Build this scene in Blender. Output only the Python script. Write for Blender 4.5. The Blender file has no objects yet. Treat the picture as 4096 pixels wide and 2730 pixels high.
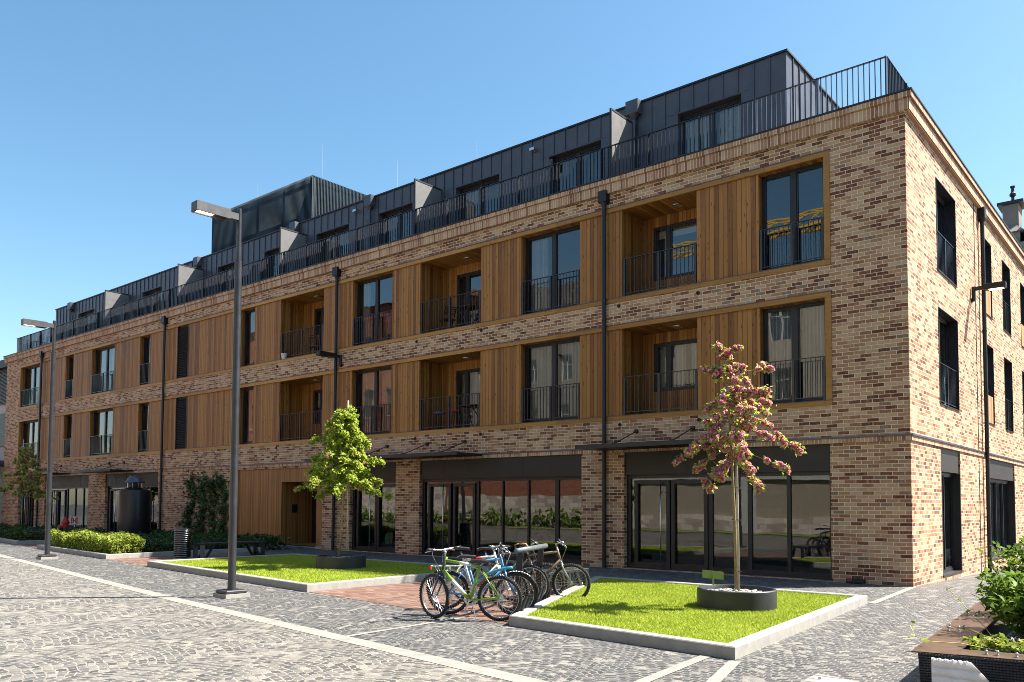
import bpy, math, random
import numpy as np
from mathutils import Vector, Matrix
random.seed(7); RNG = np.random.default_rng(11)
S = bpy.context.scene
COL = S.collection
PI = math.pi

# ------------------------------------------------------------------ helpers
class MB:
    """collects geometry for ONE mesh object"""
    def __init__(s): s.v = []; s.f = []; s.m = []; s.mi = 0
    def face(s, pts):
        n = len(s.v); s.v += [tuple(p) for p in pts]; s.f.append(tuple(range(n, n+len(pts)))); s.m.append(s.mi)
    def raw(s, vs, fs):
        n = len(s.v); s.v += [tuple(p) for p in vs]
        for f in fs: s.f.append(tuple(i+n for i in f)); s.m.append(s.mi)
    def box(s, x0, x1, y0, y1, z0, z1):
        v = [(x0,y0,z0),(x1,y0,z0),(x1,y1,z0),(x0,y1,z0),(x0,y0,z1),(x1,y0,z1),(x1,y1,z1),(x0,y1,z1)]
        s.raw(v, [(0,3,2,1),(4,5,6,7),(0,1,5,4),(1,2,6,5),(2,3,7,6),(3,0,4,7)])
    def bevbox(s, x0, x1, y0, y1, z0, z1, b):
        v = []
        for z, i in ((z0, b), (z0+b, 0), (z1-b, 0), (z1, b)):
            v += [(x0+i,y0+i,z),(x1-i,y0+i,z),(x1-i,y1-i,z),(x0+i,y1-i,z)]
        fs = [(3,2,1,0),(12,13,14,15)]
        for k in range(3):
            for j in range(4):
                a = k*4+j; c = k*4+(j+1)%4
                fs.append((a, c, c+4, a+4))
        s.raw(v, fs)
    def tube(s, path, r, n=8, caps=True, closed=False):
        P = [Vector(p) for p in path]; R = r if isinstance(r, (list, tuple)) else [r]*len(P)
        base = len(s.v); N = len(P); prev = None
        for i, p in enumerate(P):
            if closed: t = P[(i+1) % N]-P[i-1]
            else: t = P[min(i+1, N-1)]-P[max(i-1, 0)]
            t.normalize()
            if prev is None:
                a = Vector((0,0,1)) if abs(t.z) < .9 else Vector((1,0,0))
                u = t.cross(a).normalized()
            else:
                u = (prev-t*prev.dot(t)).normalized()
            prev = u; w = t.cross(u)
            for k in range(n):
                an = 2*PI*k/n
                s.v.append(tuple(p+(u*math.cos(an)+w*math.sin(an))*R[i]))
        segs = N if closed else N-1
        for i in range(segs):
            for k in range(n):
                a = base+i*n+k; b = base+i*n+(k+1) % n; j = (i+1) % N
                s.f.append((a, b, base+j*n+(k+1) % n, base+j*n+k)); s.m.append(s.mi)
        if caps and not closed:
            s.f.append(tuple(base+k for k in range(n))[::-1]); s.m.append(s.mi)
            s.f.append(tuple(base+(N-1)*n+k for k in range(n))); s.m.append(s.mi)
    def bar(s, p, q, w, h, up=(0,0,1)):
        p = Vector(p); q = Vector(q); t = (q-p).normalized(); u = Vector(up)
        if abs(t.dot(u)) > .98: u = Vector((0,1,0))
        a = t.cross(u).normalized()*w/2; b = a.cross(t).normalized()*h/2
        v = [p-a-b,p+a-b,p+a+b,p-a+b,q-a-b,q+a-b,q+a+b,q-a+b]
        s.raw(v, [(0,3,2,1),(4,5,6,7),(0,1,5,4),(1,2,6,5),(2,3,7,6),(3,0,4,7)])
    def lathe(s, prof, n=24, c=(0,0,0), axis='z', cap=True):
        base = len(s.v)
        for r, h in prof:
            for k in range(n):
                a = 2*PI*k/n; x, y = r*math.cos(a), r*math.sin(a)
                p = (x, y, h) if axis == 'z' else ((x, h, y) if axis == 'y' else (h, x, y))
                s.v.append((p[0]+c[0], p[1]+c[1], p[2]+c[2]))
        for i in range(len(prof)-1):
            for k in range(n):
                a = base+i*n+k; b = base+i*n+(k+1) % n
                s.f.append((a, b, b+n, a+n)); s.m.append(s.mi)
        if cap:
            s.f.append(tuple(base+k for k in range(n))[::-1]); s.m.append(s.mi)
            e = base+(len(prof)-1)*n; s.f.append(tuple(e+k for k in range(n))); s.m.append(s.mi)
    def build(s, name, mats, parent=None, smooth=False):
        me = bpy.data.meshes.new(name); me.from_pydata(s.v, [], s.f)
        for m in (mats if isinstance(mats, (list, tuple)) else [mats]): me.materials.append(m)
        if isinstance(mats, (list, tuple)) and len(mats) > 1: me.polygons.foreach_set('material_index', s.m)
        if smooth: me.polygons.foreach_set('use_smooth', [True]*len(me.polygons))
        me.update()
        o = bpy.data.objects.new(name, me); COL.objects.link(o)
        if parent: o.parent = parent
        if smooth == 'auto':
            md = o.modifiers.new('es', 'EDGE_SPLIT'); md.split_angle = .6
        return o

def tag(o, label=None, cat=None, group=None, kind=None):
    if label: o['label'] = label
    if cat: o['category'] = cat
    if group: o['group'] = group
    if kind: o['kind'] = kind
    return o
def thing(name, label, cat, loc=(0,0,0), rz=0, group=None):
    o = bpy.data.objects.new(name, None); COL.objects.link(o); o.location = loc; o.rotation_euler = (0,0,rz)
    o.empty_display_size = .2
    return tag(o, label, cat, group)
def dup(root, loc, rz=0, label=None):
    r = root.copy(); COL.objects.link(r); r.location = loc; r.rotation_euler = (0,0,rz)
    if label: r['label'] = label
    for ch in list(root.children):
        c = ch.copy(); COL.objects.link(c); c.parent = r
        for g in list(ch.children):
            d = g.copy(); COL.objects.link(d); d.parent = c
    return r

# ------------------------------------------------------------------ materials
class NT:
    def __init__(s, name):
        s.mat = bpy.data.materials.new(name); s.mat.use_nodes = True
        s.t = s.mat.node_tree; s.t.nodes.clear()
        s.out = s.n('ShaderNodeOutputMaterial')
    def n(s, ty, **kw):
        nd = s.t.nodes.new(ty)
        for k, v in kw.items(): setattr(nd, k, v)
        return nd
    def l(s, a, b): s.t.links.new(a, b)
    def val(s, sock, v):
        if hasattr(v, 'is_linked') or hasattr(v, 'links'): s.l(v, sock)
        else: sock.default_value = v
    def math(s, op, a, b=0., c=None, clamp=False):
        m = s.n('ShaderNodeMath', operation=op, use_clamp=clamp); s.val(m.inputs[0], a); s.val(m.inputs[1], b)
        if c is not None: s.val(m.inputs[2], c)
        return m.outputs[0]
    def mix(s, fac, a, b, blend='MIX'):
        m = s.n('ShaderNodeMix', data_type='RGBA', blend_type=blend)
        s.val(m.inputs[0], fac); s.val(m.inputs[6], a); s.val(m.inputs[7], b)
        return m.outputs[2]
    def ramp(s, fac, stops, interp='LINEAR'):
        r = s.n('ShaderNodeValToRGB'); r.color_ramp.interpolation = interp
        el = r.color_ramp.elements
        while len(el) < len(stops): el.new(.5)
        for e, (p, c) in zip(el, stops): e.position = p; e.color = (*c, 1) if len(c) == 3 else c
        s.val(r.inputs[0], fac); return r.outputs[0]
    def noise(s, vec, scale, detail=3, rough=.5, dim='3D'):
        n = s.n('ShaderNodeTexNoise', noise_dimensions=dim); n.inputs['Scale'].default_value = scale
        n.inputs['Detail'].default_value = detail; n.inputs['Roughness'].default_value = rough
        if vec is not None: s.l(vec, n.inputs['Vector'])
        return n.outputs['Fac']
    def comb(s, x, y, z=0.):
        c = s.n('ShaderNodeCombineXYZ'); s.val(c.inputs[0], x); s.val(c.inputs[1], y); s.val(c.inputs[2], z); return c.outputs[0]
    def pos(s):
        g = s.n('ShaderNodeTexCoord'); sp = s.n('ShaderNodeSeparateXYZ'); s.l(g.outputs['Object'], sp.inputs[0])
        return g.outputs['Object'], sp.outputs[0], sp.outputs[1], sp.outputs[2]
    def bsdf(s, color, rough=.6, metal=0., bump=None, bs=.3, bd=.01, spec=.5):
        b = s.n('ShaderNodeBsdfPrincipled')
        s.val(b.inputs['Base Color'], color if hasattr(color, 'links') else (*color, 1))
        s.val(b.inputs['Roughness'], rough); b.inputs['Metallic'].default_value = metal
        b.inputs['Specular IOR Level'].default_value = spec
        if bump is not None:
            bp = s.n('ShaderNodeBump'); bp.inputs['Strength'].default_value = bs; bp.inputs['Distance'].default_value = bd
            s.l(bump, bp.inputs['Height']); s.l(bp.outputs[0], b.inputs['Normal'])
        s.l(b.outputs[0], s.out.inputs[0]); return b

def plain(name, color, rough=.5, metal=0., var=.25, scale=6., spec=.5, bs=.15):
    """a paint / metal / stone surface with small tone and gloss variation"""
    t = NT(name); v, x, y, z = t.pos()
    n = t.noise(v, scale, 4, .6); n2 = t.noise(v, scale*9, 2)
    f = t.math('ADD', t.math('MULTIPLY', n, .7), t.math('MULTIPLY', n2, .3))
    lo = tuple(c*(1-var) for c in color); hi = tuple(min(1, c*(1+var)) for c in color)
    c = t.ramp(f, [(.3, lo), (.7, hi)])
    r = t.math('MULTIPLY_ADD', n, .25, rough-.12, clamp=True)
    t.bsdf(c, r, metal, n2, bs, .004, spec)
    return t.mat

def uv_by_normal(t):
    """wall coordinates: u runs along the wall, v is height"""
    v, x, y, z = t.pos()
    g = t.n('ShaderNodeNewGeometry'); sp = t.n('ShaderNodeSeparateXYZ'); t.l(g.outputs['True Normal'], sp.inputs[0])
    side = t.math('GREATER_THAN', t.math('ABSOLUTE', sp.outputs[0]), .6)
    flat = t.math('GREATER_THAN', t.math('ABSOLUTE', sp.outputs[2]), .6)
    u = t.math('ADD', t.math('MULTIPLY', x, t.math('SUBTRACT', 1., side)), t.math('MULTIPLY', y, side))
    w = t.math('ADD', t.math('MULTIPLY', z, t.math('SUBTRACT', 1., flat)), t.math('MULTIPLY', y, flat))
    return v, u, w

def brick_mat(name, stops, bw=.25, rh=.0833, mortar=(.74,.6,.43), ms=.007, offset=.5, big=.16, soldier=False):
    t = NT(name); v, u, w = uv_by_normal(t)
    wob = t.math('MULTIPLY', t.math('SUBTRACT', t.noise(v, 22, 2), .5), .006)
    vec = t.comb(t.math('ADD', u, wob), t.math('ADD', w, wob), 0.)
    b = t.n('ShaderNodeTexBrick'); b.offset = offset; b.squash = 1
    b.inputs['Color1'].default_value = (0,0,0,1); b.inputs['Color2'].default_value = (1,1,1,1); b.inputs['Mortar'].default_value = (.5,.5,.5,1)
    b.inputs['Scale'].default_value = 1; b.inputs['Mortar Size'].default_value = ms; b.inputs['Mortar Smooth'].default_value = .25
    b.inputs['Bias'].default_value = 0; b.inputs['Brick Width'].default_value = bw; b.inputs['Row Height'].default_value = rh
    t.l(vec, b.inputs['Vector'])
    c = t.ramp(b.outputs['Color'], stops, 'CONSTANT')
    st = t.noise(t.comb(t.math('MULTIPLY', u, 26.), t.math('MULTIPLY', w, 7.)), 1., 4, .65)      # drag marks across each brick
    c = t.mix(t.math('MULTIPLY', t.math('SUBTRACT', st, .5, clamp=True), 1.5, clamp=True), c, (.68,.5,.36,1))
    dk = t.noise(t.comb(t.math('MULTIPLY', u, 9.), t.math('MULTIPLY', w, 14.), 3.), 1., 3, .6)
    c = t.mix(t.math('MULTIPLY', t.math('SUBTRACT', dk, .56, clamp=True), 1.6, clamp=True), c, (.2,.09,.05,1))
    dirt = t.ramp(t.noise(v, .55, 4), [(.35, (.86,.84,.82)), (.7, (1.06,1.05,1.03))])
    c = t.mix(1., c, dirt, 'MULTIPLY')
    c = t.mix(b.outputs['Fac'], c, (*mortar, 1))
    h = t.math('ADD', t.math('MULTIPLY', t.math('SUBTRACT', 1., b.outputs['Fac']), 1.), t.math('MULTIPLY', st, .35))
    t.bsdf(c, .85, 0, h, .55, .008, .25)
    return t.mat
BR = [(0, (.15,.05,.027)), (.1, (.21,.075,.038)), (.2, (.31,.14,.075)), (.32, (.43,.235,.13)), (.5, (.51,.315,.185)), (.66, (.4,.205,.112)), (.78, (.55,.355,.215)), (.96, (.25,.165,.11))]
M_brick = brick_mat('clinker_brick', BR)
SOL = [(0, (.27,.12,.075)), (.14, (.42,.23,.14)), (.4, (.56,.36,.23)), (.7, (.5,.29,.18)), (.88, (.36,.17,.105))]
M_soldier = brick_mat('soldier_brick', SOL, bw=.0833, rh=50., offset=0.)
RED = [(0, (0.216,0.054,0.0288)), (.2, (0.302,0.0864,0.0468)), (.5, (0.346,0.108,0.0612)), (.8, (0.274,0.072,0.0432))]
M_redbrick = brick_mat('old_red_brick', RED, mortar=(0.45,0.3,0.22))

def wood_mat(name, horiz=False, w=.12, base=((.15,.05,.01),(.33,.13,.025),(.44,.195,.042)), gaps=True, knots=1.):
    t = NT(name); v, u, z = uv_by_normal(t)
    a, l = (z, u) if horiz else (u, z)
    k = t.math('FLOOR', t.math('DIVIDE', a, w)) if gaps else t.math('FLOOR', t.math('DIVIDE', l, 3.1))
    wn = t.n('ShaderNodeTexWhiteNoise', noise_dimensions='1D'); t.l(k, wn.inputs['W'])
    rnd = wn.outputs['Value']
    gr = t.noise(t.comb(t.math('MULTIPLY', a, 70.), t.math('MULTIPLY_ADD', l, 2.2, t.math('MULTIPLY', rnd, 40.)), 0.), 1., 4, .65)
    gr2 = t.noise(t.comb(t.math('MULTIPLY', a, 16.), t.math('MULTIPLY_ADD', l, .7, t.math('MULTIPLY', rnd, 77.)), 0.), 1., 3, .6)
    f = t.math('ADD', t.math('MULTIPLY', gr, .35), t.math('ADD', t.math('MULTIPLY', gr2, .35), t.math('MULTIPLY', rnd, .42)))
    c = t.ramp(f, [(.3, base[0]), (.55, base[1]), (.82, base[2])])
    vo = t.n('ShaderNodeTexVoronoi', feature='F1'); vo.inputs['Scale'].default_value = 1.
    t.l(t.comb(t.math('MULTIPLY', a, 14.), t.math('MULTIPLY_ADD', l, 4.2, t.math('MULTIPLY', rnd, 50.)), 0.), vo.inputs['Vector'])
    sc = t.n('ShaderNodeSeparateColor'); t.l(vo.outputs['Color'], sc.inputs[0])
    kn = t.math('MULTIPLY', t.ramp(vo.outputs['Distance'], [(.12, (1,1,1)), (.26, (0,0,0))]), t.math('GREATER_THAN', sc.outputs[0], .5))
    c = t.mix(t.math('MULTIPLY', kn, .8*knots), c, (.075,.022,.008,1))
    h = gr
    if gaps:
        fr = t.math('FRACT', t.math('DIVIDE', a, w))
        e = t.math('LESS_THAN', t.math('MINIMUM', fr, t.math('SUBTRACT', 1., fr)), .05)
        c = t.mix(t.math('MULTIPLY', e, .9), c, (.03,.012,.005,1))
        h = t.math('SUBTRACT', t.math('MULTIPLY', gr, .15), e)
    t.bsdf(c, .55, 0, h, .5, .006, .4)
    return t.mat
M_wood = wood_mat('larch_boards')
M_trim = wood_mat('larch_trim', True, gaps=False, base=((.28,.125,.024),(.44,.21,.046),(.53,.28,.075)), knots=.6)
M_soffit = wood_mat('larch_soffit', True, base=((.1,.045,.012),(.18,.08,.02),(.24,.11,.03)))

def cobble_mat(name, tones, joint, sx=.105, sy=.095, arc=1.35, amp=.28, ms=.009, rot=0., shine=.6, warp=.045):
    """stone setts laid in segmental arcs"""
    t = NT(name); v, x0, y0, z = t.pos()
    ca, sa = math.cos(rot), math.sin(rot)
    x = t.math('ADD', t.math('MULTIPLY', x0, ca), t.math('MULTIPLY', y0, sa)); y = t.math('SUBTRACT', t.math('MULTIPLY', y0, ca), t.math('MULTIPLY', x0, sa))
    n1 = t.math('MULTIPLY', t.math('SUBTRACT', t.noise(v, 3.2, 2), .5), warp*2); n2 = t.math('MULTIPLY', t.math('SUBTRACT', t.noise(t.comb(y0, x0, 7.), 3.6, 2), .5), warp*2)
    n3 = t.math('MULTIPLY', t.math('SUBTRACT', t.noise(v, 17, 2), .5), warp); n4 = t.math('MULTIPLY', t.math('SUBTRACT', t.noise(t.comb(y0, x0, 3.), 19, 2), .5), warp)
    ar = t.math('MULTIPLY', t.math('ABSOLUTE', t.math('SINE', t.math('MULTIPLY', x, PI/arc))), amp)
    vec = t.comb(t.math('ADD', x, t.math('ADD', n1, n3)), t.math('ADD', t.math('SUBTRACT', y, ar), t.math('ADD', n2, n4)), 0.)
    b = t.n('ShaderNodeTexBrick'); b.offset = .5; b.squash = 1.; b.offset_frequency = 2
    b.inputs['Color1'].default_value = (0,0,0,1); b.inputs['Color2'].default_value = (1,1,1,1); b.inputs['Mortar'].default_value = (.5,.5,.5,1)
    b.inputs['Scale'].default_value = 1; b.inputs['Mortar Size'].default_value = ms; b.inputs['Mortar Smooth'].default_value = .5; b.inputs['Bias'].default_value = 0
    b.inputs['Brick Width'].default_value = sx; b.inputs['Row Height'].default_value = sy; t.l(vec, b.inputs['Vector'])
    c = t.ramp(b.outputs['Color'], tones)
    gr = t.noise(v, 60, 3, .6)
    c = t.mix(.35, c, t.ramp(gr, [(.3, (.3,.3,.3)), (.7, (.72,.7,.68))]), 'OVERLAY')
    blot = t.ramp(t.noise(v, .5, 4, .6), [(.3, (.82,.82,.84)), (.7, (1.08,1.06,1.03))])
    c = t.mix(1., c, blot, 'MULTIPLY')
    jf = t.math('ADD', b.outputs['Fac'], t.math('MULTIPLY', t.math('SUBTRACT', t.noise(v, 9, 3), .55, clamp=True), 2.2), clamp=True)
    jc = t.math('MULTIPLY', b.outputs['Fac'], t.ramp(t.noise(v, 5, 3), [(.3, (.35,.35,.35)), (.62, (1,1,1))]))
    c = t.mix(jc, c, (*joint, 1))
    h = t.math('ADD', t.math('SUBTRACT', 1., b.outputs['Fac']), t.math('MULTIPLY', gr, .25))
    t.bsdf(c, shine, 0, h, .6, .012, .4)
    return t.mat
M_sett = cobble_mat('granite_setts', [(0, (0.0462,0.0462,0.0495)), (.4, (0.0693,0.0686,0.0713)), (.8, (0.0924,0.0911,0.0911)), (.88, (0.132,0.125,0.117)), (.91, (0.198,0.185,0.165)), (1, (0.251,0.231,0.205))], (0.224,0.208,0.178), ms=.011)
M_road = cobble_mat('worn_street_setts', [(0, (0.066,0.0634,0.062)), (.4, (0.112,0.106,0.099)), (.75, (0.158,0.147,0.132)), (.9, (0.218,0.201,0.175)), (1, (0.264,0.244,0.208))], (0.304,0.277,0.231), sx=.125, sy=.1, arc=1.9, amp=.26, ms=.012, warp=.06)
M_pathbrick = cobble_mat('red_path_brick', [(0, (0.136,0.068,0.0476)), (.4, (0.184,0.102,0.0748)), (.8, (0.224,0.136,0.105)), (1, (0.258,0.177,0.136))], (0.163,0.122,0.0952), sx=.2, sy=.1, amp=0., ms=.006, rot=.1, warp=.012)

def grass_mat(name, a, b):
    t = NT(name); v, x, y, z = t.pos()
    n = t.noise(v, 2.2, 5, .65); n2 = t.noise(v, 55, 2)
    c = t.ramp(t.math('ADD', t.math('MULTIPLY', n, .6), t.math('MULTIPLY', n2, .4)), [(.3, a), (.7, b)])
    df = t.n('ShaderNodeBsdfDiffuse'); tr = t.n('ShaderNodeBsdfTranslucent'); mx = t.n('ShaderNodeMixShader'); mx.inputs[0].default_value = .35
    t.l(c, df.inputs[0]); t.l(c, tr.inputs[0]); t.l(df.outputs[0], mx.inputs[1]); t.l(tr.outputs[0], mx.inputs[2]); t.l(mx.outputs[0], t.out.inputs[0])
    return t.mat
M_grass = grass_mat('lawn_grass', (0.295,0.37,0.0323), (0.48,0.536,0.0924))
M_turf = plain('lawn_soil', (0.172,0.24,0.0172), .9, 0, .35, 14)

def leaf_mat(name, stops, trans=.35):
    t = NT(name)
    g = t.n('ShaderNodeNewGeometry')
    c = t.ramp(g.outputs['Random Per Island'], stops)
    df = t.n('ShaderNodeBsdfPrincipled'); t.l(c, df.inputs['Base Color']); df.inputs['Roughness'].default_value = .55; df.inputs['Specular IOR Level'].default_value = .3
    tr = t.n('ShaderNodeBsdfTranslucent'); mx = t.n('ShaderNodeMixShader'); mx.inputs[0].default_value = trans
    t.l(c, tr.inputs[0]); t.l(df.outputs[0], mx.inputs[1]); t.l(tr.outputs[0], mx.inputs[2]); t.l(mx.outputs[0], t.out.inputs[0])
    return t.mat
M_leaf = leaf_mat('young_leaf', [(0, (0.194,0.292,0.0243)), (.5, (0.389,0.486,0.0583)), (1, (0.564,0.602,0.117))], .5)
M_leafdk = leaf_mat('dark_leaf', [(0, (.02,.045,.01)), (.6, (.045,.085,.016)), (1, (.08,.13,.025))], .2)
M_hedge = leaf_mat('box_leaf', [(0, (0.112,0.164,0.0172)), (.5, (0.241,0.301,0.0345)), (1, (0.414,0.458,0.0862))], .35)
M_shrub = leaf_mat('shrub_leaf', [(0, (0.0496,0.0992,0.0124)), (.5, (0.124,0.211,0.0248)), (1, (0.223,0.298,0.0496))], .4)
M_pink = leaf_mat('pink_blossom', [(0, (0.533,0.064,0.128)), (.3, (0.832,0.213,0.309)), (.65, (0.96,0.469,0.533)), (1, (1.02,0.811,0.811))], .45)

def glass_mat(name, tint=(.8,.88,.86), boost=1.35, ior=1.75, wob=.03):
    t = NT(name); v, x, y, z = t.pos()
    fr = t.n('ShaderNodeFresnel'); fr.inputs['IOR'].default_value = ior
    f = t.math('MULTIPLY', fr.outputs[0], boost, clamp=True)
    bp = t.n('ShaderNodeBump'); bp.inputs['Strength'].default_value = wob; bp.inputs['Distance'].default_value = .1
    t.l(t.noise(v, 1.1, 1), bp.inputs['Height'])
    gl = t.n('ShaderNodeBsdfGlossy'); gl.inputs['Roughness'].default_value = 0.; t.l(bp.outputs[0], gl.inputs['Normal'])
    tr = t.n('ShaderNodeBsdfTransparent'); tr.inputs[0].default_value = (*tint, 1)
    mx = t.n('ShaderNodeMixShader'); t.l(f, mx.inputs[0]); t.l(tr.outputs[0], mx.inputs[1]); t.l(gl.outputs[0], mx.inputs[2]); t.l(mx.outputs[0], t.out.inputs[0])
    return t.mat
M_glass = glass_mat('window_glass', (.84,.88,.87), 1.4, 1.9)
M_shopglass = glass_mat('shop_glass', (.7,.8,.76), 1.15, 1.9)

M_anth = plain('anthracite_metal', (.009,.009,.012), .45, .0, .3, 5)
M_rail = plain('black_rail_paint', (.02,.021,.027), .3, .0, .3, 8)
M_fascia = plain('brown_black_panel', (.02,.0145,.012), .55, 0, .2, 3)
M_flash = plain('zinc_flashing', (.1,.1,.13), .4, .6, .3, 4)
M_pent = plain('standing_seam_zinc', (.058,.061,.08), .4, .0, .22, 2.5)
M_screen = plain('plant_screen_metal', (.02,.034,.045), .45, .3, .3, 3)
M_fin = plain('grey_partition_panel', (.15,.145,.145), .5, .1, .1, 4)
M_pipe = plain('dark_downpipe', (.01,.009,.011), .4, .1, .3, 6)
M_steel = plain('brushed_steel', (.6,.6,.6), .3, 1., .1, 20)
M_lamp = plain('lamp_paint', (.085,.08,.082), .45, .3, .2, 7)
M_pole = plain('pole_paint', (.045,.046,.052), .33, .3, .25, 5)
M_conc = plain('kerb_concrete', (0.302,0.288,0.259), .8, 0, .18, 7)
M_strip = plain('pale_stone_strip', (0.245,0.227,0.196), .8, 0, .3, 5)
M_room = plain('room_plaster', (.2,.19,.17), .9, 0, .2, 1)
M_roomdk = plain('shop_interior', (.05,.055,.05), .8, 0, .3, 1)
M_curtain = plain('curtain_cloth', (.62,.6,.55), .9, 0, .12, 3)
M_blind = plain('roller_blind', (.5,.42,.28), .9, 0, .1, 3)
M_ring = plain('planter_ring_metal', (.035,.036,.038), .5, .2, .2, 6)
M_bark = plain('young_bark', (.26,.19,.08), .8, 0, .45, 25, bs=.6)
M_stake = plain('pale_stake', (0.465,0.413,0.338), .7, 0, .25, 20)
M_pebble = plain('pebble', (0.315,0.292,0.27), .75, 0, .5, 18)
M_soil = plain('dark_soil', (.045,.035,.026), .95, 0, .5, 12)
M_tank = plain('black_tank', (.012,.015,.02), .32, .2, .3, 3)
M_hyd = plain('hydrant_red', (.42,.018,.02), .4, 0, .2, 9)
M_white = plain('white_paint', (0.6,0.592,0.576), .6, 0, .08, 8)
M_black = plain('black_paint', (.012,.012,.012), .5, 0, .3, 8)
M_redp = plain('sign_red', (.5,.02,.035), .5, 0, .1, 8)
M_green = plain('olive_green_paint', (.23,.28,.1), .45, 0, .12, 8)
M_bin = plain('bin_steel', (.13,.13,.135), .25, .9, .2, 8)
M_bench = plain('bench_steel', (.03,.03,.034), .4, .2, .3, 6)
M_benchleg = plain('bench_leg', (.16,.155,.15), .5, .2, .2, 6)
M_cream = plain('cream_render', (0.336,0.282,0.216), .9, 0, .1, 1.2)
M_grey = plain('grey_render', (0.18,0.162,0.144), .9, 0, .12, 1.2)
M_whiteren = plain('white_render', (0.49,0.476,0.455), .85, 0, .08, 2)
M_stone = brick_mat('rough_white_stone', [(0, (.42,.36,.3)), (.3, (.6,.53,.46)), (.7, (.7,.62,.55))], bw=.62, rh=.34, mortar=(.35,.3,.25), ms=.012)
M_rooft = plain('old_roof_tile', (.2,.1,.07), .8, 0, .3, 5)
M_oldwall = plain('weathered_render', (.2,.185,.17), .9, 0, .6, 1.6)
M_crane = plain('crane_yellow', (.75,.4,.03), .5, 0, .15, 3)
M_corten = plain('planter_steel', (0.128,0.0788,0.0525), .42, .5, .35, 5)
M_board = plain('scratched_white_board', (.86,.84,.8), .7, 0, .1, 9)
M_foil = plain('black_foil', (.01,.011,.014), .3, 0, .4, 5, bs=0)
M_oldwood = wood_mat('grey_deck_wood', True, w=.14, base=((.14,.13,.125),(.25,.235,.225),(.36,.34,.33)), knots=.2)
def emit_mat(name, col, st):
    t = NT(name); v, x, y, z = t.pos()
    e = t.n('ShaderNodeEmission'); e.inputs[0].default_value = (*col, 1); e.inputs[1].default_value = st
    t.l(e.outputs[0], t.out.inputs[0]); return t.mat
M_lit = emit_mat('warm_lamp_light', (1., .72, .45), 3.2)

# ------------------------------------------------------------------ leaf / blade clouds
def cloud(name, C, size, mat, parent=None, nrm=None, aspect=1.6, jitter=.5, curl=.25):
    """many small leaf-shaped faces as one mesh; C is an (n,3) array of leaf centres"""
    C = np.asarray(C, float); n = len(C)
    s = (np.asarray(size)*np.ones(n))*(1+jitter*(RNG.random(n)-.5))
    N = RNG.normal(size=(n, 3)) if nrm is None else np.asarray(nrm)*np.ones((n, 3))+RNG.normal(size=(n, 3))*.55
    N /= np.linalg.norm(N, axis=1)[:, None]
    A = np.cross(N, RNG.normal(size=(n, 3))); A /= np.linalg.norm(A, axis=1)[:, None]; B = np.cross(N, A)
    a = A*s[:, None]*.5*aspect; b = B*s[:, None]*.5
    cu = N*s[:, None]*curl
    V = np.stack([C-a, C+b*.9-a*.15+cu*.3, C+a-cu*.5, C-b*.9-a*.15+cu*.3], 1).reshape(-1, 3)
    me = bpy.data.meshes.new(name); me.vertices.add(4*n); me.vertices.foreach_set('co', V.ravel())
    me.loops.add(4*n); me.loops.foreach_set('vertex_index', np.arange(4*n, dtype=np.int32))
    me.polygons.add(n); me.polygons.foreach_set('loop_start', np.arange(0, 4*n, 4, dtype=np.int32)); me.polygons.foreach_set('loop_total', np.full(n, 4, np.int32))
    me.materials.append(mat); me.update(calc_edges=True); me.validate()
    o = bpy.data.objects.new(name, me); COL.objects.link(o)
    if parent: o.parent = parent
    return o

# ------------------------------------------------------------------ the apartment building
BLD = thing('apartment_building', 'long brick and timber apartment building with dark zinc penthouse along the square', 'building')
def part(name, mb, mat, parent=None, smooth=False): return mb.build(name, mat, parent or BLD, smooth)

def holed(mb, axis, pl, ur, zr, holes, depth, inward):
    """a wall in the plane axis=pl with real openings; inward = +1/-1 direction of the reveals"""
    us = sorted({ur[0], ur[1], *[h[i] for h in holes for i in (0, 1)]}); zs = sorted({zr[0], zr[1], *[h[i] for h in holes for i in (2, 3)]})
    P = (lambda u, z, d=0.: (u, pl+d, z)) if axis == 'y' else (lambda u, z, d=0.: (pl+d, u, z))
    for i in range(len(us)-1):
        runs = []
        for j in range(len(zs)-1):
            cu, cz = (us[i]+us[i+1])/2, (zs[j]+zs[j+1])/2
            if any(h[0] < cu < h[1] and h[2] < cz < h[3] for h in holes): continue
            if runs and runs[-1][1] == zs[j]: runs[-1][1] = zs[j+1]
            else: runs.append([zs[j], zs[j+1]])
        for a, b in runs:
            mb.face([P(us[i], a), P(us[i+1], a), P(us[i+1], b), P(us[i], b)])
    for h in holes:
        d = (h[4] if len(h) > 4 else depth)*inward
        a, b, c, e = h[:4]
        for p, q in (((a, c), (b, c)), ((b, c), (b, e)), ((b, e), (a, e)), ((a, e), (a, c))):
            mb.face([P(*p), P(*q), P(q[0], q[1], d), P(p[0], p[1], d)])

XL = -51.24; YB = 42.
B2 = (-49.1, -1.6, 3.92, 6.49); B3 = (-49.1, -1.6, 7.11, 9.72)
SHOPS = [(-7.05, -1.67), (-14.83, -8.42), (-18.36, -15.97), (-37.48, -32.09), (-44.95, -39.38), (-48.78, -46.41)]
ENT = (-25.57, -19.92)
w = MB()
holed(w, 'y', 0., (XL, 0.), (-1., 10.2), [(*B2, .07), (*B3, .07)] + [(a, b, 0.02, 3.06, .22) for a, b in SHOPS] + [(*ENT, .0, 3.0, .08)], .2, 1)
w.face([(XL, 0, -1), (XL, 0, 10.2), (XL, YB, 10.2), (XL, YB, -1)])
part('brick_wall', w, M_brick)
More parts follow.
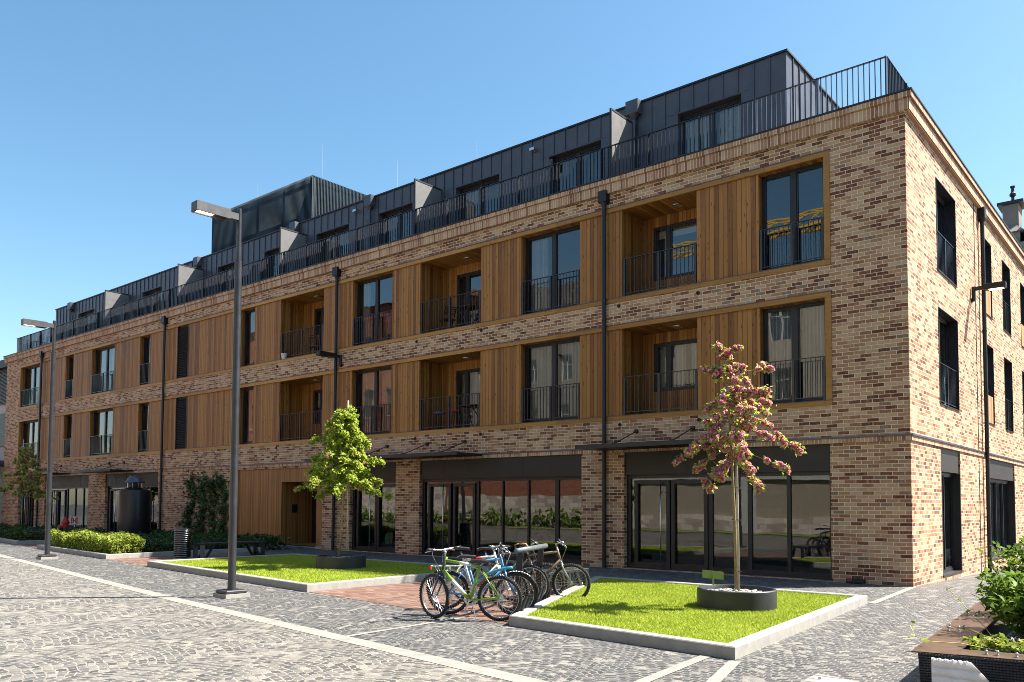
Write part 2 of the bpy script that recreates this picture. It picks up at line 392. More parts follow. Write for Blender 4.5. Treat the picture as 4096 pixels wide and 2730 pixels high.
# side wall
SIDEW = []
for y0, y1, kind in ((2.6, 4.64, 'rail'), (8.05, 9.36, 'panel'), (11.15, 12.56, 'rail'), (14.6, 15.95, 'panel'), (18.0, 19.4, 'rail'), (21.5, 22.85, 'panel'), (25., 26.4, 'rail')):
    SIDEW += [(y0, y1, 7.26, 9.52, kind), (y0, y1, 4.08, 6.4, kind)]
SIDEG = [(2.6, 4.64, .05), (8.05, 12.6, .15), (15.2, 19.4, .15)]
w = MB()
holed(w, 'x', 0., (0., YB), (-1.5, 10.2), [(a, b, c, d, .28) for a, b, c, d, k in SIDEW] + [(a, b, c, 3.07, .25) for a, b, c in SIDEG], .25, -1)
part('brick_wall', w, M_brick)
# string course, cornice
def ring(mb, o, z0, z1, back=.3, y1=YB):
    mb.box(XL-o, o, -o, back, z0, z1); mb.box(-back, o, back, y1, z0, z1)
m = MB(); m.box(XL-.03, .035, -.035, -.0, 2.965+.1, 3.165); m.box(.0, .035, 0, YB, 3.065, 3.165); part('string_course', m, M_soldier)
m = MB(); m.box(XL-.05, .06, -.06, .0, 3.168, 3.205); m.box(0., .06, 0, YB, 3.168, 3.205); part('flashing', m, M_flash)
m = MB(); ring(m, .115, 10.12, 10.37); ring(m, .168, 10.373, 10.49); part('brick_cornice', m, M_soldier)
m = MB(); m.box(XL-.19, .19, -.19, .02, 10.493, 10.53); m.box(.0, .19, .02, YB, 10.493, 10.53); part('coping', m, M_anth)
m = MB(); m.box(XL+.02, -.04, .02, YB, 10.3, 10.47); part('roof_terrace', m, M_grey)

# timber bands
WIN = [(-3.29, -1.75), (-10.62, -8.5), (-18.37, -16.28), (-39.51, -36.92), (-48.98, -46.29)]
NAR = [(-25.55, -24.53), (-34.25, -33.25), (-42.74, -41.74)]
LOG = [(-7.12, -4.92), (-14.92, -12.22), (-22.75, -20.04)]
LOU = (-30.7, -29.71)
for bi, (bx0, bx1, bz0, bz1) in enumerate((B2, B3)):
    z0, z1 = bz0+.115, bz1-.12
    m = MB()
    holed(m, 'y', .03, (bx0, bx1-.14), (z0, z1), [(a, b, z0, z1, .26) for a, b in WIN+NAR] + [(a, b, z0, z1, 1.07) for a, b in LOG] + [(*LOU, z0, z1, .1)], .2, 1)
    part('timber_cladding', m, M_wood)
    m = MB()
    m.box(bx0, bx1, -.022, .06, bz1-.118, bz1); m.box(bx0, bx1, -.022, .06, bz0, bz0+.113)
    m.box(bx1-.14, bx1, -.019, .06, bz0+.113, bz1-.118); m.box(bx0, bx0+.09, -.019, .06, bz0+.113, bz1-.118)
    part('timber_trim', m, M_trim)
    m = MB(); m.box(bx0-.02, bx1+.02, -.034, .0, bz1+.002, bz1+.02); m.box(bx0, bx1, -.03, .05, bz0+.116, bz0+.128); part('flashing', m, M_flash)

def window(parent, axis, pl, u0, u1, z0, z1, leaves=2, sgn=1, mull=None, curtain=0, blind=0., name='window', bot=.07, fw=.065, mid=.13, room=True, glass=None):
    """dark frame, one mesh for the panes, optional curtain and blind behind; sgn = direction into the building"""
    P = (lambda u, d: (u, pl+d*sgn)) if axis == 'y' else (lambda u, d: (pl+d*sgn, u))
    def bx(mb, a, b, d0, d1, c, e):
        p, q = P(a, d0), P(b, d1)
        mb.box(min(p[0], q[0]), max(p[0], q[0]), min(p[1], q[1]), max(p[1], q[1]), c, e)
    f = MB()
    bx(f, u0, u0+fw, -.03, .05, z0, z1); bx(f, u1-fw, u1, -.03, .05, z0, z1)
    bx(f, u0+fw, u1-fw, -.03, .05, z1-fw, z1); bx(f, u0+fw, u1-fw, -.03, .05, z0, z0+bot)
    if mull is None: mull = [u0+(u1-u0)*k/leaves for k in range(1, leaves)]
    for c in mull: bx(f, c-mid/2, c+mid/2, -.035, .045, z0+bot, z1-fw)
    es = [u0+fw]+[c+s*mid/2 for c in mull for s in (-1, 1)]+[u1-fw]
    for i in range(0, len(es), 2):                                  # inner sash lip
        a, b = es[i], es[i+1]; l = .032
        bx(f, a, a+l, -.012, .03, z0+bot, z1-fw); bx(f, b-l, b, -.012, .03, z0+bot, z1-fw)
        bx(f, a+l, b-l, -.012, .03, z1-fw-l, z1-fw); bx(f, a+l, b-l, -.012, .03, z0+bot, z0+bot+l)
    fo = part(name, f, M_anth, parent)
    g = MB(); p, q = P(u0+fw, .012), P(u1-fw, .012)
    g.face([(p[0], p[1], z0+bot), (q[0], q[1], z0+bot), (q[0], q[1], z1-fw), (p[0], p[1], z1-fw)])
    part('pane', g, glass or M_glass, fo)
    if curtain:
        c = MB(); n = 26
        spans = [(u0+fw, u0+fw+(u1-u0)*curtain)] if curtain < .5 else [(u0+fw, u0+(u1-u0)*.46), (u0+(u1-u0)*.56, u1-fw)]
        for a, b in spans:
            pts = [P(a+(b-a)*k/n, .17+.035*math.sin(k*2.3)) for k in range(n+1)]
            for k in range(n): c.face([(*pts[k], z0+.08), (*pts[k+1], z0+.08), (*pts[k+1], z1-.02), (*pts[k], z1-.02)])
        part('curtain', c, M_curtain, fo)
    if blind:
        c = MB(); bx(c, u0+fw, u1-fw, .1, .115, z1-(z1-z0)*blind, z1-fw); part('roller_blind', c, M_blind, fo)
    return fo

def railing(name, parent, axis, pl, u0, u1, z0, h, step=.115, posts=(), rw=.045, bar=.014, deep=.014):
    m = MB()
    def q(a, b, wd, c, e):
        if axis == 'y': m.box(a, b, pl-wd/2, pl+wd/2, c, e)
        else: m.box(pl-wd/2, pl+wd/2, a, b, c, e)
    q(u0, u1, rw, z0+h-.018, z0+h); q(u0, u1, .02, z0+.07, z0+.09)
    n = max(1, round((u1-u0)/step))
    for k in range(1, n):
        c = u0+(u1-u0)*k/n
        q(c-bar/2, c+bar/2, deep, z0+.09, z0+h-.018)
    for c in posts: q(c-.028, c+.028, .014 if rw < .03 else .05, z0, z0+h-.019)
    return part(name, m, M_rail, parent)

CUR = {(0, 0): .75, (0, 1): 0., (1, 0): .75, (1, 1): .3, (2, 0): .75, (2, 1): .2, (3, 0): .2, (3, 1): .75, (4, 0): .2, (4, 1): 0}
for fl, z0, z1 in ((0, 4.035, 6.372), (1, 7.225, 9.602)):
    for i, (a, b) in enumerate(WIN):
        fo = window(BLD, 'y', .27, a, b, z0, z1, 2, curtain=CUR[(i, fl)], bot=.1)
        railing('balcony_railing', fo, 'y', .05, a+.02, b-.01, z0+.02, 1.0, posts=(a+.05, (a+b)/2+.02, b-.04))
    for i, (a, b) in enumerate(NAR):
        fo = window(BLD, 'y', .25, a, b, z0, z1, 1, curtain=.75 if (i == 0) else 0, bot=.1)
        if i: railing('balcony_railing', fo, 'y', .05, a+.02, b-.01, z0+.02, 1.0, posts=(a+.05, b-.04))
    lv = MB()
    lv.box(LOU[0], LOU[0]+.05, .02, .1, z0, z1); lv.box(LOU[1]-.05, LOU[1], .02, .1, z0, z1); lv.box(LOU[0], LOU[1], .095, .11, z0, z1)
    n = 30
    for k in range(n):
        zz = z0+.02+(z1-z0-.06)*k/n
        lv.raw([(LOU[0]+.05, .03, zz), (LOU[1]-.05, .03, zz), (LOU[1]-.05, .09, zz+.065), (LOU[0]+.05, .09, zz+.065), (LOU[0]+.05, .036, zz-.006), (LOU[1]-.05, .036, zz-.006), (LOU[1]-.05, .094, zz+.058), (LOU[0]+.05, .094, zz+.058)], [(0, 1, 2, 3), (7, 6, 5, 4), (0, 4, 5, 1), (2, 6, 7, 3)])
    part('louvre', lv, M_fascia)
    for i, (a, b) in enumerate(LOG):
        lo = MB()
        wx0 = a+(.34, .64, .7)[i]; sill = (z0+.72, z0+.03, z0+.72)[i] if fl == 0 else (z0+.6, z0+.03, z0+.03)[i]
        holed(lo, 'y', 1.1, (a-.02, b+.02), (z0-.02, z1), [(wx0, b-.04, sill, z1-.28, .12)], .1, 1)
        L = part('loggia', lo, M_wood)
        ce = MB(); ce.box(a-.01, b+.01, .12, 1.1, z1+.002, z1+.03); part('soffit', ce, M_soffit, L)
        fl_ = MB(); fl_.box(a-.01, b+.01, .0, 1.1, z0-.06, z0-.004); part('balcony_floor', fl_, M_grey, L)
        li = MB(); li.lathe([(.14, z1-.035), (.15, z1-.03), (.15, z1+.002)], 20, ((a+b)/2+.25, .6, 0)); part('ceiling_light', li, M_steel, L, True)
        window(L, 'y', 1.18, wx0, b-.04, sill, z1-.28, 2, mull=[wx0+.44], curtain=(.75, .75, 0)[i] if fl == 0 else 0, blind=.2 if (fl, i) == (1, 0) else (.5 if (fl, i) == (0, 2) else 0), name='balcony_door')
        railing('balcony_railing', L, 'y', .06, a+.03, b-.02, z0+.02, 1.03, posts=(a+.06, a+(b-a)*.5, b-.05))
# rooms behind the glass: plain painted shells
m = MB()
for z0, z1 in ((3.95, 6.5), (7.1, 9.75)):
    m.face([(XL+.3, 4.5, z0), (-.3, 4.5, z0), (-.3, 4.5, z1), (XL+.3, 4.5, z1)])
    m.face([(XL+.3, 1.35, z1), (-.3, 1.35, z1), (-.3, 4.5, z1), (XL+.3, 4.5, z1)])
    for a, b in WIN+NAR:
        for x in (a-.4, b+.3):
            m.face([(x, .31, z0), (x, 4.5, z0), (x, 4.5, z1), (x, .31, z1)])
        m.face([(a-.4, .31, z0), (b+.3, .31, z0), (b+.3, 4.5, z0), (a-.4, 4.5, z0)]); m.face([(a-.4, .31, z1-.003), (b+.3, .31, z1-.003), (b+.3, 1.35, z1-.003), (a-.4, 1.35, z1-.003)])
    m.face([(XL+.3, 1.35, z0-.01), (-.3, 1.35, z0-.01), (-.3, 4.5, z0-.01), (XL+.3, 4.5, z0-.01)])
part('inner_room', m, M_room)
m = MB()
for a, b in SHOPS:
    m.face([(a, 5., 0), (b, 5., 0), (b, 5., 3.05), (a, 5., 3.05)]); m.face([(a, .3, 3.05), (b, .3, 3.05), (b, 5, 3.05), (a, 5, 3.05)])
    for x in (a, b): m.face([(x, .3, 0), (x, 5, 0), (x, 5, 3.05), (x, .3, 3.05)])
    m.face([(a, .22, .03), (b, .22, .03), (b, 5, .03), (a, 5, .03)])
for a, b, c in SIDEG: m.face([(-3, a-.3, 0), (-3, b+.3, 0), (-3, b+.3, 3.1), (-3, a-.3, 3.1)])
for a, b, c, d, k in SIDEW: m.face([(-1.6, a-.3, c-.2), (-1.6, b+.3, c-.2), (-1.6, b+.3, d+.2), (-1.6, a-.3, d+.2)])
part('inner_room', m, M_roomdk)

# shopfronts
def shop(a, b, door=None, mulls=(), z0=.02, handle=None):
    f = MB()
    f.box(a, b, .05, .12, 2.46, 3.058)
    n = max(1, round((b-a)/1.1))
    fo = part('shop_fascia', f, M_fascia)
    s = MB()
    for k in range(1, n): s.box(a+(b-a)*k/n-.006, a+(b-a)*k/n+.006, .046, .05, 2.46, 3.058)
    if n > 1: part('panel_joint', s, M_black, fo)
    f = MB(); fy0, fy1 = .14, .22
    f.box(a, a+.12, fy0, fy1, z0, 2.459); f.box(b-.07, b, fy0, fy1, z0, 2.459)
    f.box(a+.12, b-.07, fy0, fy1, 2.37, 2.459); f.box(a+.12, b-.07, fy0, fy1, z0, .15)
    for c, wd in mulls: f.box(c-wd/2, c+wd/2, fy0+.005, fy1-.005, .15, 2.37)
    sf = part('shopfront', f, M_anth)
    g = MB(); g.face([(a+.1, .185, .12), (b-.05, .185, .12), (b-.05, .185, 2.4), (a+.1, .185, 2.4)]); part('pane', g, M_shopglass, sf)
    if door:
        for x0, x1 in door:
            d = MB(); e = .1
            d.box(x0-e, x0, .11, .2, .04, 2.32); d.box(x1, x1+e, .11, .2, .04, 2.32); d.box(x0, x1, .11, .2, 2.22, 2.32); d.box(x0, x1, .11, .2, .04, .19)
            part('door_leaf', d, M_anth, sf)
    if handle:
        h = MB(); h.tube([(handle, .02, .1), (handle, .02, 2.3)], .018, 8)
        for zz in (.4, 2.0): h.tube([(handle, .02, zz), (handle, .12, zz)], .01, 6)
        part('door_handle', h, M_steel, sf, True)
shop(-7.05, -1.67, [(-6.7, -5.86), (-5.62, -4.81)], [(-4.69, .2), (-3.63, .1), (-2.68, .09)], handle=-5.97)
shop(-14.83, -8.42, [(-14.43, -13.62), (-13.32, -12.58)], [(-12.4, .1), (-11.4, .06), (-10.41, .06), (-9.37, .13)], handle=-13.77)
shop(-18.36, -15.97, [(-18.0, -17.14), (-16.92, -16.1)], [], handle=-17.3)
shop(-37.48, -32.09, [(-37.1, -36.3), (-36.05, -35.3)], [(-35.1, .1), (-34.1, .06), (-33.1, .06)], handle=-36.42)
shop(-44.95, -39.38, [(-44.5, -43.7), (-43.4, -42.6)], [(-42.3, .1), (-41.3, .06), (-40.3, .06)], handle=-43.68)
shop(-48.78, -46.41, [(-48.4, -47.7)], [(-47.5, .1)], handle=-47.85)

# timber entrance
m = MB(); DX0, DX1 = -22.53, -20.33
holed(m, 'y', .06, (ENT[0], ENT[1]), (.1, 3.0), [(DX0, DX1, .1, 2.47, 1.5)], 1.5, 1); part('timber_entrance', m, wood_mat('entrance_slats', w=.065, base=((.2,.075,.016),(.37,.155,.037),(.44,.2,.055)), knots=.3))
EN = BLD.children[-1]
m = MB(); m.box(DX0-.01, DX1+.01, 1.5, 1.56, .1, 2.6); part('entrance_door', m, M_anth, EN)
m = MB(); m.box(ENT[0], DX0, .03, .12, .0, .098); m.box(DX1, ENT[1], .03, .12, .0, .098); m.box(DX0, DX1, .06, 1.5, .02, .06); part('plinth', m, M_conc, EN)
m = MB(); m.bevbox(DX0, DX0+.03, .55, .78, 1.3, 1.62, .008); part('intercom', m, M_black, EN)

# canopies on steel rods
def canopy(x0, x1, rods, z=3.16):
    m = MB(); m.box(x0, x1, -1.16, -.07, z-.035, z+.035)
    m.box(x0, x1, -1.175, -1.16, z-.05, z+.06)
    c = part('canopy', m, M_anth)
    for r in rods:
        m = MB(); m.tube([(r, -.03, 3.6), (r-.01, -1.1, z+.04)], .014, 6); m.lathe([(.055, -.07), (.06, -.002)], 12, (r, 0, 3.6), 'y'); m.bevbox(r-.05, r+.05, -1.13, -1.03, z+.03, z+.085, .01)
        part('stay_rod', m, M_anth, c)
canopy(-7.8, -3.9, (-6.66, -5.03)); canopy(-19.4, -12.05, (-12.8, -14.46, -16.39, -18.0)); canopy(-38.3, -34.4, (-35.45, -37.05)); canopy(-45.6, -41.6, (-42.76, -44.4))

# downpipes
def downpipe(x, y, z0, z1, fr=True, r=.055):
    m = MB()
    bx = (x-.13, x+.13, y-.11, y+.09) if fr else (x-.11, x+.09, y-.13, y+.13)
    m.bevbox(*bx, z1-.32, z1, .01)
    m.lathe([(r, 0), (.1, .1)], 10, (x, y, z1-.42))
    m.tube([(x, y, z0), (x, y, z1-.3)], r, 12)
    for zz in (1.6, 3.3, 4.9, 6.6, 8.2):
        if z0 < zz < z1: m.tube([(x, y, zz), (x, y, zz+.05)], r+.008, 12)
    return part('downpipe', m, M_pipe, None, 'auto')
for x in (-7.62, -19.14, -31.66, -45.72): downpipe(x, -.095, 0, 10.2)
downpipe(.095, 7.6, -.25, 10.15, False)
m = MB(); m.box(0, .012, 6.92, 6.95, -.2, 10.1); part('movement_joint', m, M_pipe)
# small vent pipes in the brick
for x, z in ((-12.16, 6.99), (-15.02, 7.0), (-7.2, 7.0), (-4.87, 6.98), (-22.86, 6.99), (-12.16, 3.8), (-15.04, 3.8), (-7.17, 3.8), (-4.86, 3.79), (-22.82, 3.8)):
    m = MB(); m.lathe([(.02, -.004), (.045, -.03), (.045, .0)], 12, (x, 0, z), 'y'); part('vent_pipe', m, M_black)
# side windows and glazing
for a, b, c, d, k in SIDEW:
    zz = c+.85 if k == 'panel' else c
    fo = window(BLD, 'x', -.24, a, b, zz, d, 2 if k == 'rail' and b-a > 1.8 else 1, sgn=-1)
    lin = MB(); t = .02
    lin.box(-.2, .012, a, a+t, c, d); lin.box(-.2, .012, b-t, b, c, d); lin.box(-.2, .012, a+t, b-t, d-t, d); lin.box(-.2, .03, a+t, b-t, c, c+t)
    part('window_lining', lin, M_anth, fo)
    if k == 'rail': railing('balcony_railing', fo, 'x', -.05, a+.03, b-.03, c+.03, 1.0, posts=((a+b)/2,))
    else:
        m = MB(); m.box(-.2, -.02, a+t, b-t, c+t, zz-.01); part('timber_panel', m, wood_mat('side_panel_wood', w=.16, base=((.3,.14,.05),(.46,.25,.1),(.55,.33,.15))), fo)
for a, b, c in SIDEG:
    fo = window(BLD, 'x', -.2, a+.02, b-.02, c+.02, 2.5, 2 if b-a < 3 else 4, sgn=-1, mid=.05, glass=M_shopglass)
    m = MB(); m.box(-.2, -.04, a+.01, b-.01, 2.505, 3.06); m.box(-.2, .0, a+.01, a+.07, c, 2.5); m.box(-.2, .0, b-.07, b-.01, c, 2.5); m.box(-.2, .02, a+.01, b-.01, c-.02, c+.02); part('shop_fascia', m, M_fascia)

# penthouse
PY, PX0, PX1, PZ = 1.3, -47.6, -3.07, 13.1
PW = [(-6.12, -4.27), (-10.56, -8.64), (-14.55, -12.6), (-18.5, -16.69), (-22.28, -20.23), (-25.9, -24.1), (-29.6, -27.8), (-36.8, -34.78), (-44.44, -42.36)]
m = MB()
holed(m, 'y', PY, (PX0, PX1), (10.4, PZ), [(a, b, 10.55, 12.42, .3) for a, b in PW], .3, 1)
m.face([(PX1, PY, 10.4), (PX1, 30, 10.4), (PX1, 30, PZ), (PX1, PY, PZ)]); m.face([(PX0, PY, 10.4), (PX0, PY, PZ), (PX0, 30, PZ), (PX0, 30, 10.4)]); m.face([(PX0, PY, PZ-.02), (PX1, PY, PZ-.02), (PX1, 30, PZ-.02), (PX0, 30, PZ-.02)])
PH = part('zinc_penthouse', m, M_pent)
m = MB(); k = PX1-.42
while k > PX0:
    zz = [(10.5, PZ)]
    for a, b in PW:
        if a < k < b: zz = [(12.47, PZ)]
    for c, d in zz: m.box(k-.011, k+.011, PY-.03, PY-.0, c, d)
    k -= .43
k = PY+.42
while k < 20: m.box(PX1, PX1+.03, k-.011, k+.011, 10.5, PZ); k += .43
for a, b in PW: m.box(a-.43, b+.2, PY-.008, PY, 12.44, 12.452)
part('standing_seam', m, M_pent, PH)
m = MB(); m.box(PX0-.05, PX1+.05, PY-.05, PY+.1, PZ, PZ+.05); m.box(PX1-.1, PX1+.05, PY+.1, 30, PZ, PZ+.05); part('coping', m, M_anth, PH)
for i, (a, b) in enumerate(PW):
    window(PH, 'y', PY+.24, a+.02, b-.02, 10.56, 12.41, 2, curtain=(.75, 0, .3, 0, .3, 0, 0, .75, .3)[i], name='terrace_door')
m = MB()
for a, b in PW: m.face([(a-.3, PY+2.5, 10.5), (b+.3, PY+2.5, 10.5), (b+.3, PY+2.5, 12.6), (a-.3, PY+2.5, 12.6)])
part('inner_room', m, M_roomdk, PH)
for x in (-7.45, -18.9, -23.6, -31.2, -45.2):
    m = MB(); m.bevbox(x-.2, x+.2, PY-.24, PY-.01, PZ-.35, PZ+.06, .015); m.lathe([(.05, 0), (.15, .14)], 10, (x, PY-.12, PZ-.49)); m.tube([(x, PY-.12, 10.5), (x, PY-.12, PZ-.45)], .05, 10); part('rain_hopper', m, M_pent, PH, 'auto')
for x in (-11.1, -19.7):
    m = MB(); m.bevbox(x-.09, x+.09, PY-.2, PY-.0, 12.72, 12.82, .01); part('wall_light', m, M_steel, PH)
    m = MB(); m.lathe([(.05, -.05), (.1, -.03), (.1, .0)], 16, (x+.55, PY, 12.2), 'y'); m.bevbox(x+.42, x+.68, PY-.015, PY, 12.07, 12.33, .004); part('vent_cover', m, M_lamp, PH)
for x in (-7.5, -15.27, -22.93, -30.87, -38.25):
    m = MB(); m.box(x-.02, x+.02, .08, PY-.01, 10.56, 12.5); FN = part('terrace_screen', m, M_fin)
    m = MB(); m.box(x-.03, x+.03, .05, .08, 10.54, 12.55); m.box(x-.03, x+.03, .08, PY-.005, 12.5, 12.55); part('screen_frame', m, M_anth, FN)
# roof railing with posts
RZ = 10.535
r = railing('roof_railing', BLD, 'y', .02, -49.9, -.36, RZ, .94, step=.118, rw=.05, bar=.016, deep=.032)
rs = railing('roof_railing', BLD, 'x', -.36, .04, 24., RZ, .94, step=.118, rw=.05, bar=.016, deep=.032)
rl = railing('roof_railing', BLD, 'x', -49.9, .04, 12., RZ, .94, step=.118, rw=.05, bar=.016, deep=.032)
x = -.36; 
while x > -50:
    m = MB(); m.box(x-.014, x+.014, -.05, .06, RZ, RZ+.925); part('post', m, M_rail, r); x -= 1.48
for y in np.arange(1.5, 24, 1.5):
    m = MB(); m.box(-.4, -.31, y-.012, y+.012, RZ, RZ+.925); part('post', m, M_rail, rs)
# plant screen of upright fins on the roof
QY, QX0, QX1, QZ = 4., -34.9, -26.3, 16.75
m = MB(); k = QX0
while k < QX1+.01: m.box(k-.014, k+.014, QY, QY+.09, 13.06, QZ); k += .085
k = QY+.085
while k < QY+13: m.box(QX1-.09+.014, QX1+.014, k-.014, k+.014, 13.06, QZ); k += .085
PS = part('plant_screen', m, M_screen)
m = MB()
for a in np.linspace(QX0, QX1-.1, 5): m.box(a, a+.1, QY+.1, QY+.2, 13.06, QZ-.1)
for zz in (13.3, 15.0, QZ-.3): m.box(QX0, QX1-.1, QY+.1, QY+.16, zz, zz+.1); m.box(QX1-.16, QX1-.1, QY+.2, QY+13, zz, zz+.1)
m.box(QX0+.3, QX1-.8, QY+.8, QY+12, 13.0, QZ-.6); m.bar((QX1-2.4, QY+.4, 13.2), (QX1-.2, QY+.4, QZ-.3), .08, .08)
part('inner_frame', m, M_black, PS)
for x, y, z0, z1 in ((-26.1, 4.4, 16.6, 18.3), (-19.4, 3., 13.0, 15.2), (-32.3, 5., 16., 18.2), (-15.2, 3, 13, 14.8)):
    m = MB(); m.tube([(x, y, z0), (x, y, z1)], .011, 5); part('lightning_rod', m, M_steel)

# ------------------------------------------------------------------ ground
def sheet(name, pts, z, mat):
    m = MB(); m.face([(x, y, z) for x, y in pts]); return tag(m.build(name, mat), kind='structure')
m = MB()
gx = [-400, 0, 400]; gy = [-400, 0, 30, 400]; gz = [0, 0, -.6, -.6]
for i in range(2):
    for j in range(3): m.face([(gx[i], gy[j], gz[j]), (gx[i+1], gy[j], gz[j]), (gx[i+1], gy[j+1], gz[j+1]), (gx[i], gy[j+1], gz[j+1])])
tag(m.build('paved_square', M_sett), kind='structure')
SL = [(-90, 1.0), (-60, -3.7), (-23.9, -9.12), (-8.73, -11.37), (-.21, -12.43), (9, -13.6), (40, -17.5)]
W_ = .26
sheet('street', SL+[(40, -24), (-90, -22)], .004, M_road)
m = MB()
for (a, b), (c, d) in zip(SL[:-1], SL[1:]): m.face([(a, b-W_/2, .008), (c, d-W_/2, .008), (c, d+W_/2, .008), (a, b+W_/2, .008)])
tag(m.build('stone_strip', M_strip), kind='structure')
def strip(a, b, wd, z=.006):
    a = Vector((*a, 0)); b = Vector((*b, 0)); n = (b-a).cross(Vector((0, 0, 1))).normalized()*wd/2
    sheet('stone_strip', [(p.x, p.y) for p in (a-n, b-n, b+n, a+n)], z, M_strip)
strip((.33, -9.95), (.56, -12.4), .13); strip((.72, -10.15), (1.35, -12.55), .13); strip((0.02, -.1), (.24, -3.66), .13)
strip((-3.72, -12.0), (-3.8, -9.72), .09)
sheet('brick_path', [(-8.4, -9.02), (-2.75, -9.72), (-5.45, -3.6), (-8.4, -3.6)], .004, M_pathbrick)
sheet('brick_path', [(-20.2, -7.6), (-16.6, -8.05), (-16.5, -3.7), (-20.2, -3.7)], .004, M_pathbrick)
sheet('brick_path', [(-30.8, -6.3), (-27.2, -6.8), (-27.2, -2.6), (-30.8, -2.6)], .004, M_pathbrick)

def inset(poly, d):
    n = len(poly); out = []
    for i in range(n):
        p0, p1, p2 = Vector(poly[i-1]), Vector(poly[i]), Vector(poly[(i+1) % n])
        a = (p1-p0).normalized(); b = (p2-p1).normalized()
        na = Vector((-a.y, a.x)); nb = Vector((-b.y, b.x)); k = (na+nb)/(1+na.dot(nb))
        out.append(tuple(p1+k*d))
    return out
def kerb(poly, w, h):
    """raised stone edging round a bed (poly counter-clockwise), slightly rounded top"""
    i = inset(poly, w); b1 = inset(poly, .012); b2 = inset(poly, w-.012); m = MB(); n = len(poly)
    for k in range(n):
        j = (k+1) % n
        def q(A, za, B, zb): m.face([(*A[k], za), (*A[j], za), (*B[j], zb), (*B[k], zb)])
        q(poly, -.02, poly, h-.012); q(poly, h-.012, b1, h); q(b1, h, b2, h); q(b2, h, i, h-.012); q(i, h-.012, i, -.02)
        L = (Vector(poly[j])-Vector(poly[k])).length
    return tag(m.build('kerb', M_conc), kind='structure')
def in_poly(P, poly):
    r = np.zeros(len(P), bool); j = len(poly)-1
    for i in range(len(poly)):
        xi, yi = poly[i]; xj, yj = poly[j]
        c = ((yi > P[:, 1]) != (yj > P[:, 1])) & (P[:, 0] < (xj-xi)*(P[:, 1]-yi)/(yj-yi+1e-12)+xi); r ^= c; j = i
    return r
def lawn(poly, z, dens, hole=None):
    m = MB(); m.face([(x, y, z) for x, y in poly]); base = m.build('lawn', M_turf); tag(base, kind='stuff')
    P = np.array(poly); lo, hi = P.min(0), P.max(0); n = int((hi-lo).prod()*dens)
    Q = lo+RNG.random((n, 2))*(hi-lo); Q = Q[in_poly(Q, poly)]
    if hole: Q = Q[((Q-np.array(hole[:2]))**2).sum(1) > hole[2]**2]
    n = len(Q); h = .024+.02*RNG.random(n)*(.6+.8*(np.sin(Q[:, 0]*1.7+Q[:, 1]*2.3)*.5+.5)); an = RNG.random(n)*2*PI; wd = .006+.004*RNG.random(n)
    dx = np.cos(an)*wd; dy = np.sin(an)*wd; le = RNG.normal(size=(n, 2))*.018
    V = np.zeros((n, 3, 3)); V[:, 0] = np.c_[Q[:, 0]-dx, Q[:, 1]-dy, np.full(n, z)]; V[:, 1] = np.c_[Q[:, 0]+dx, Q[:, 1]+dy, np.full(n, z)]; V[:, 2] = np.c_[Q+le, z+h]
    me = bpy.data.meshes.new('grass'); me.vertices.add(3*n); me.vertices.foreach_set('co', V.ravel()); me.loops.add(3*n); me.loops.foreach_set('vertex_index', np.arange(3*n, dtype=np.int32))
    me.polygons.add(n); me.polygons.foreach_set('loop_start', np.arange(0, 3*n, 3, dtype=np.int32)); me.polygons.foreach_set('loop_total', np.full(n, 3, np.int32)); me.materials.append(M_grass); me.update(calc_edges=True)
    o = bpy.data.objects.new('grass', me); COL.objects.link(o); tag(o, kind='stuff')
LR = [(-2.8, -9.76), (.68, -10.06), (.17, -3.66), (-5.45, -3.72)]
LL = [(-16.62, -8.08), (-8.42, -9.03), (-8.47, -3.5), (-16.6, -3.5)]
RC, LC = (-.93, -6.5), (-11.55, -5.75)
kerb(LR, .17, .14); kerb(LL, .17, .14)
lawn(inset(LR, .165), .1, 2600, (*RC, .58)); lawn(inset(LL, .165), .1, 1500, (*LC, .58))
HB = [(-27.25, -6.85), (-20.05, -7.62), (-20.2, -2.2), (-27.25, -2.2)]
kerb(HB, .15, .14); sheet('planting_bed', inset(HB, .14), .1, M_soil)
FB = [(-46, -4.2), (-30.75, -6.28), (-30.9, -2.3), (-46, -2.3)]
kerb(FB, .15, .14); sheet('planting_bed', inset(FB, .14), .1, M_soil)

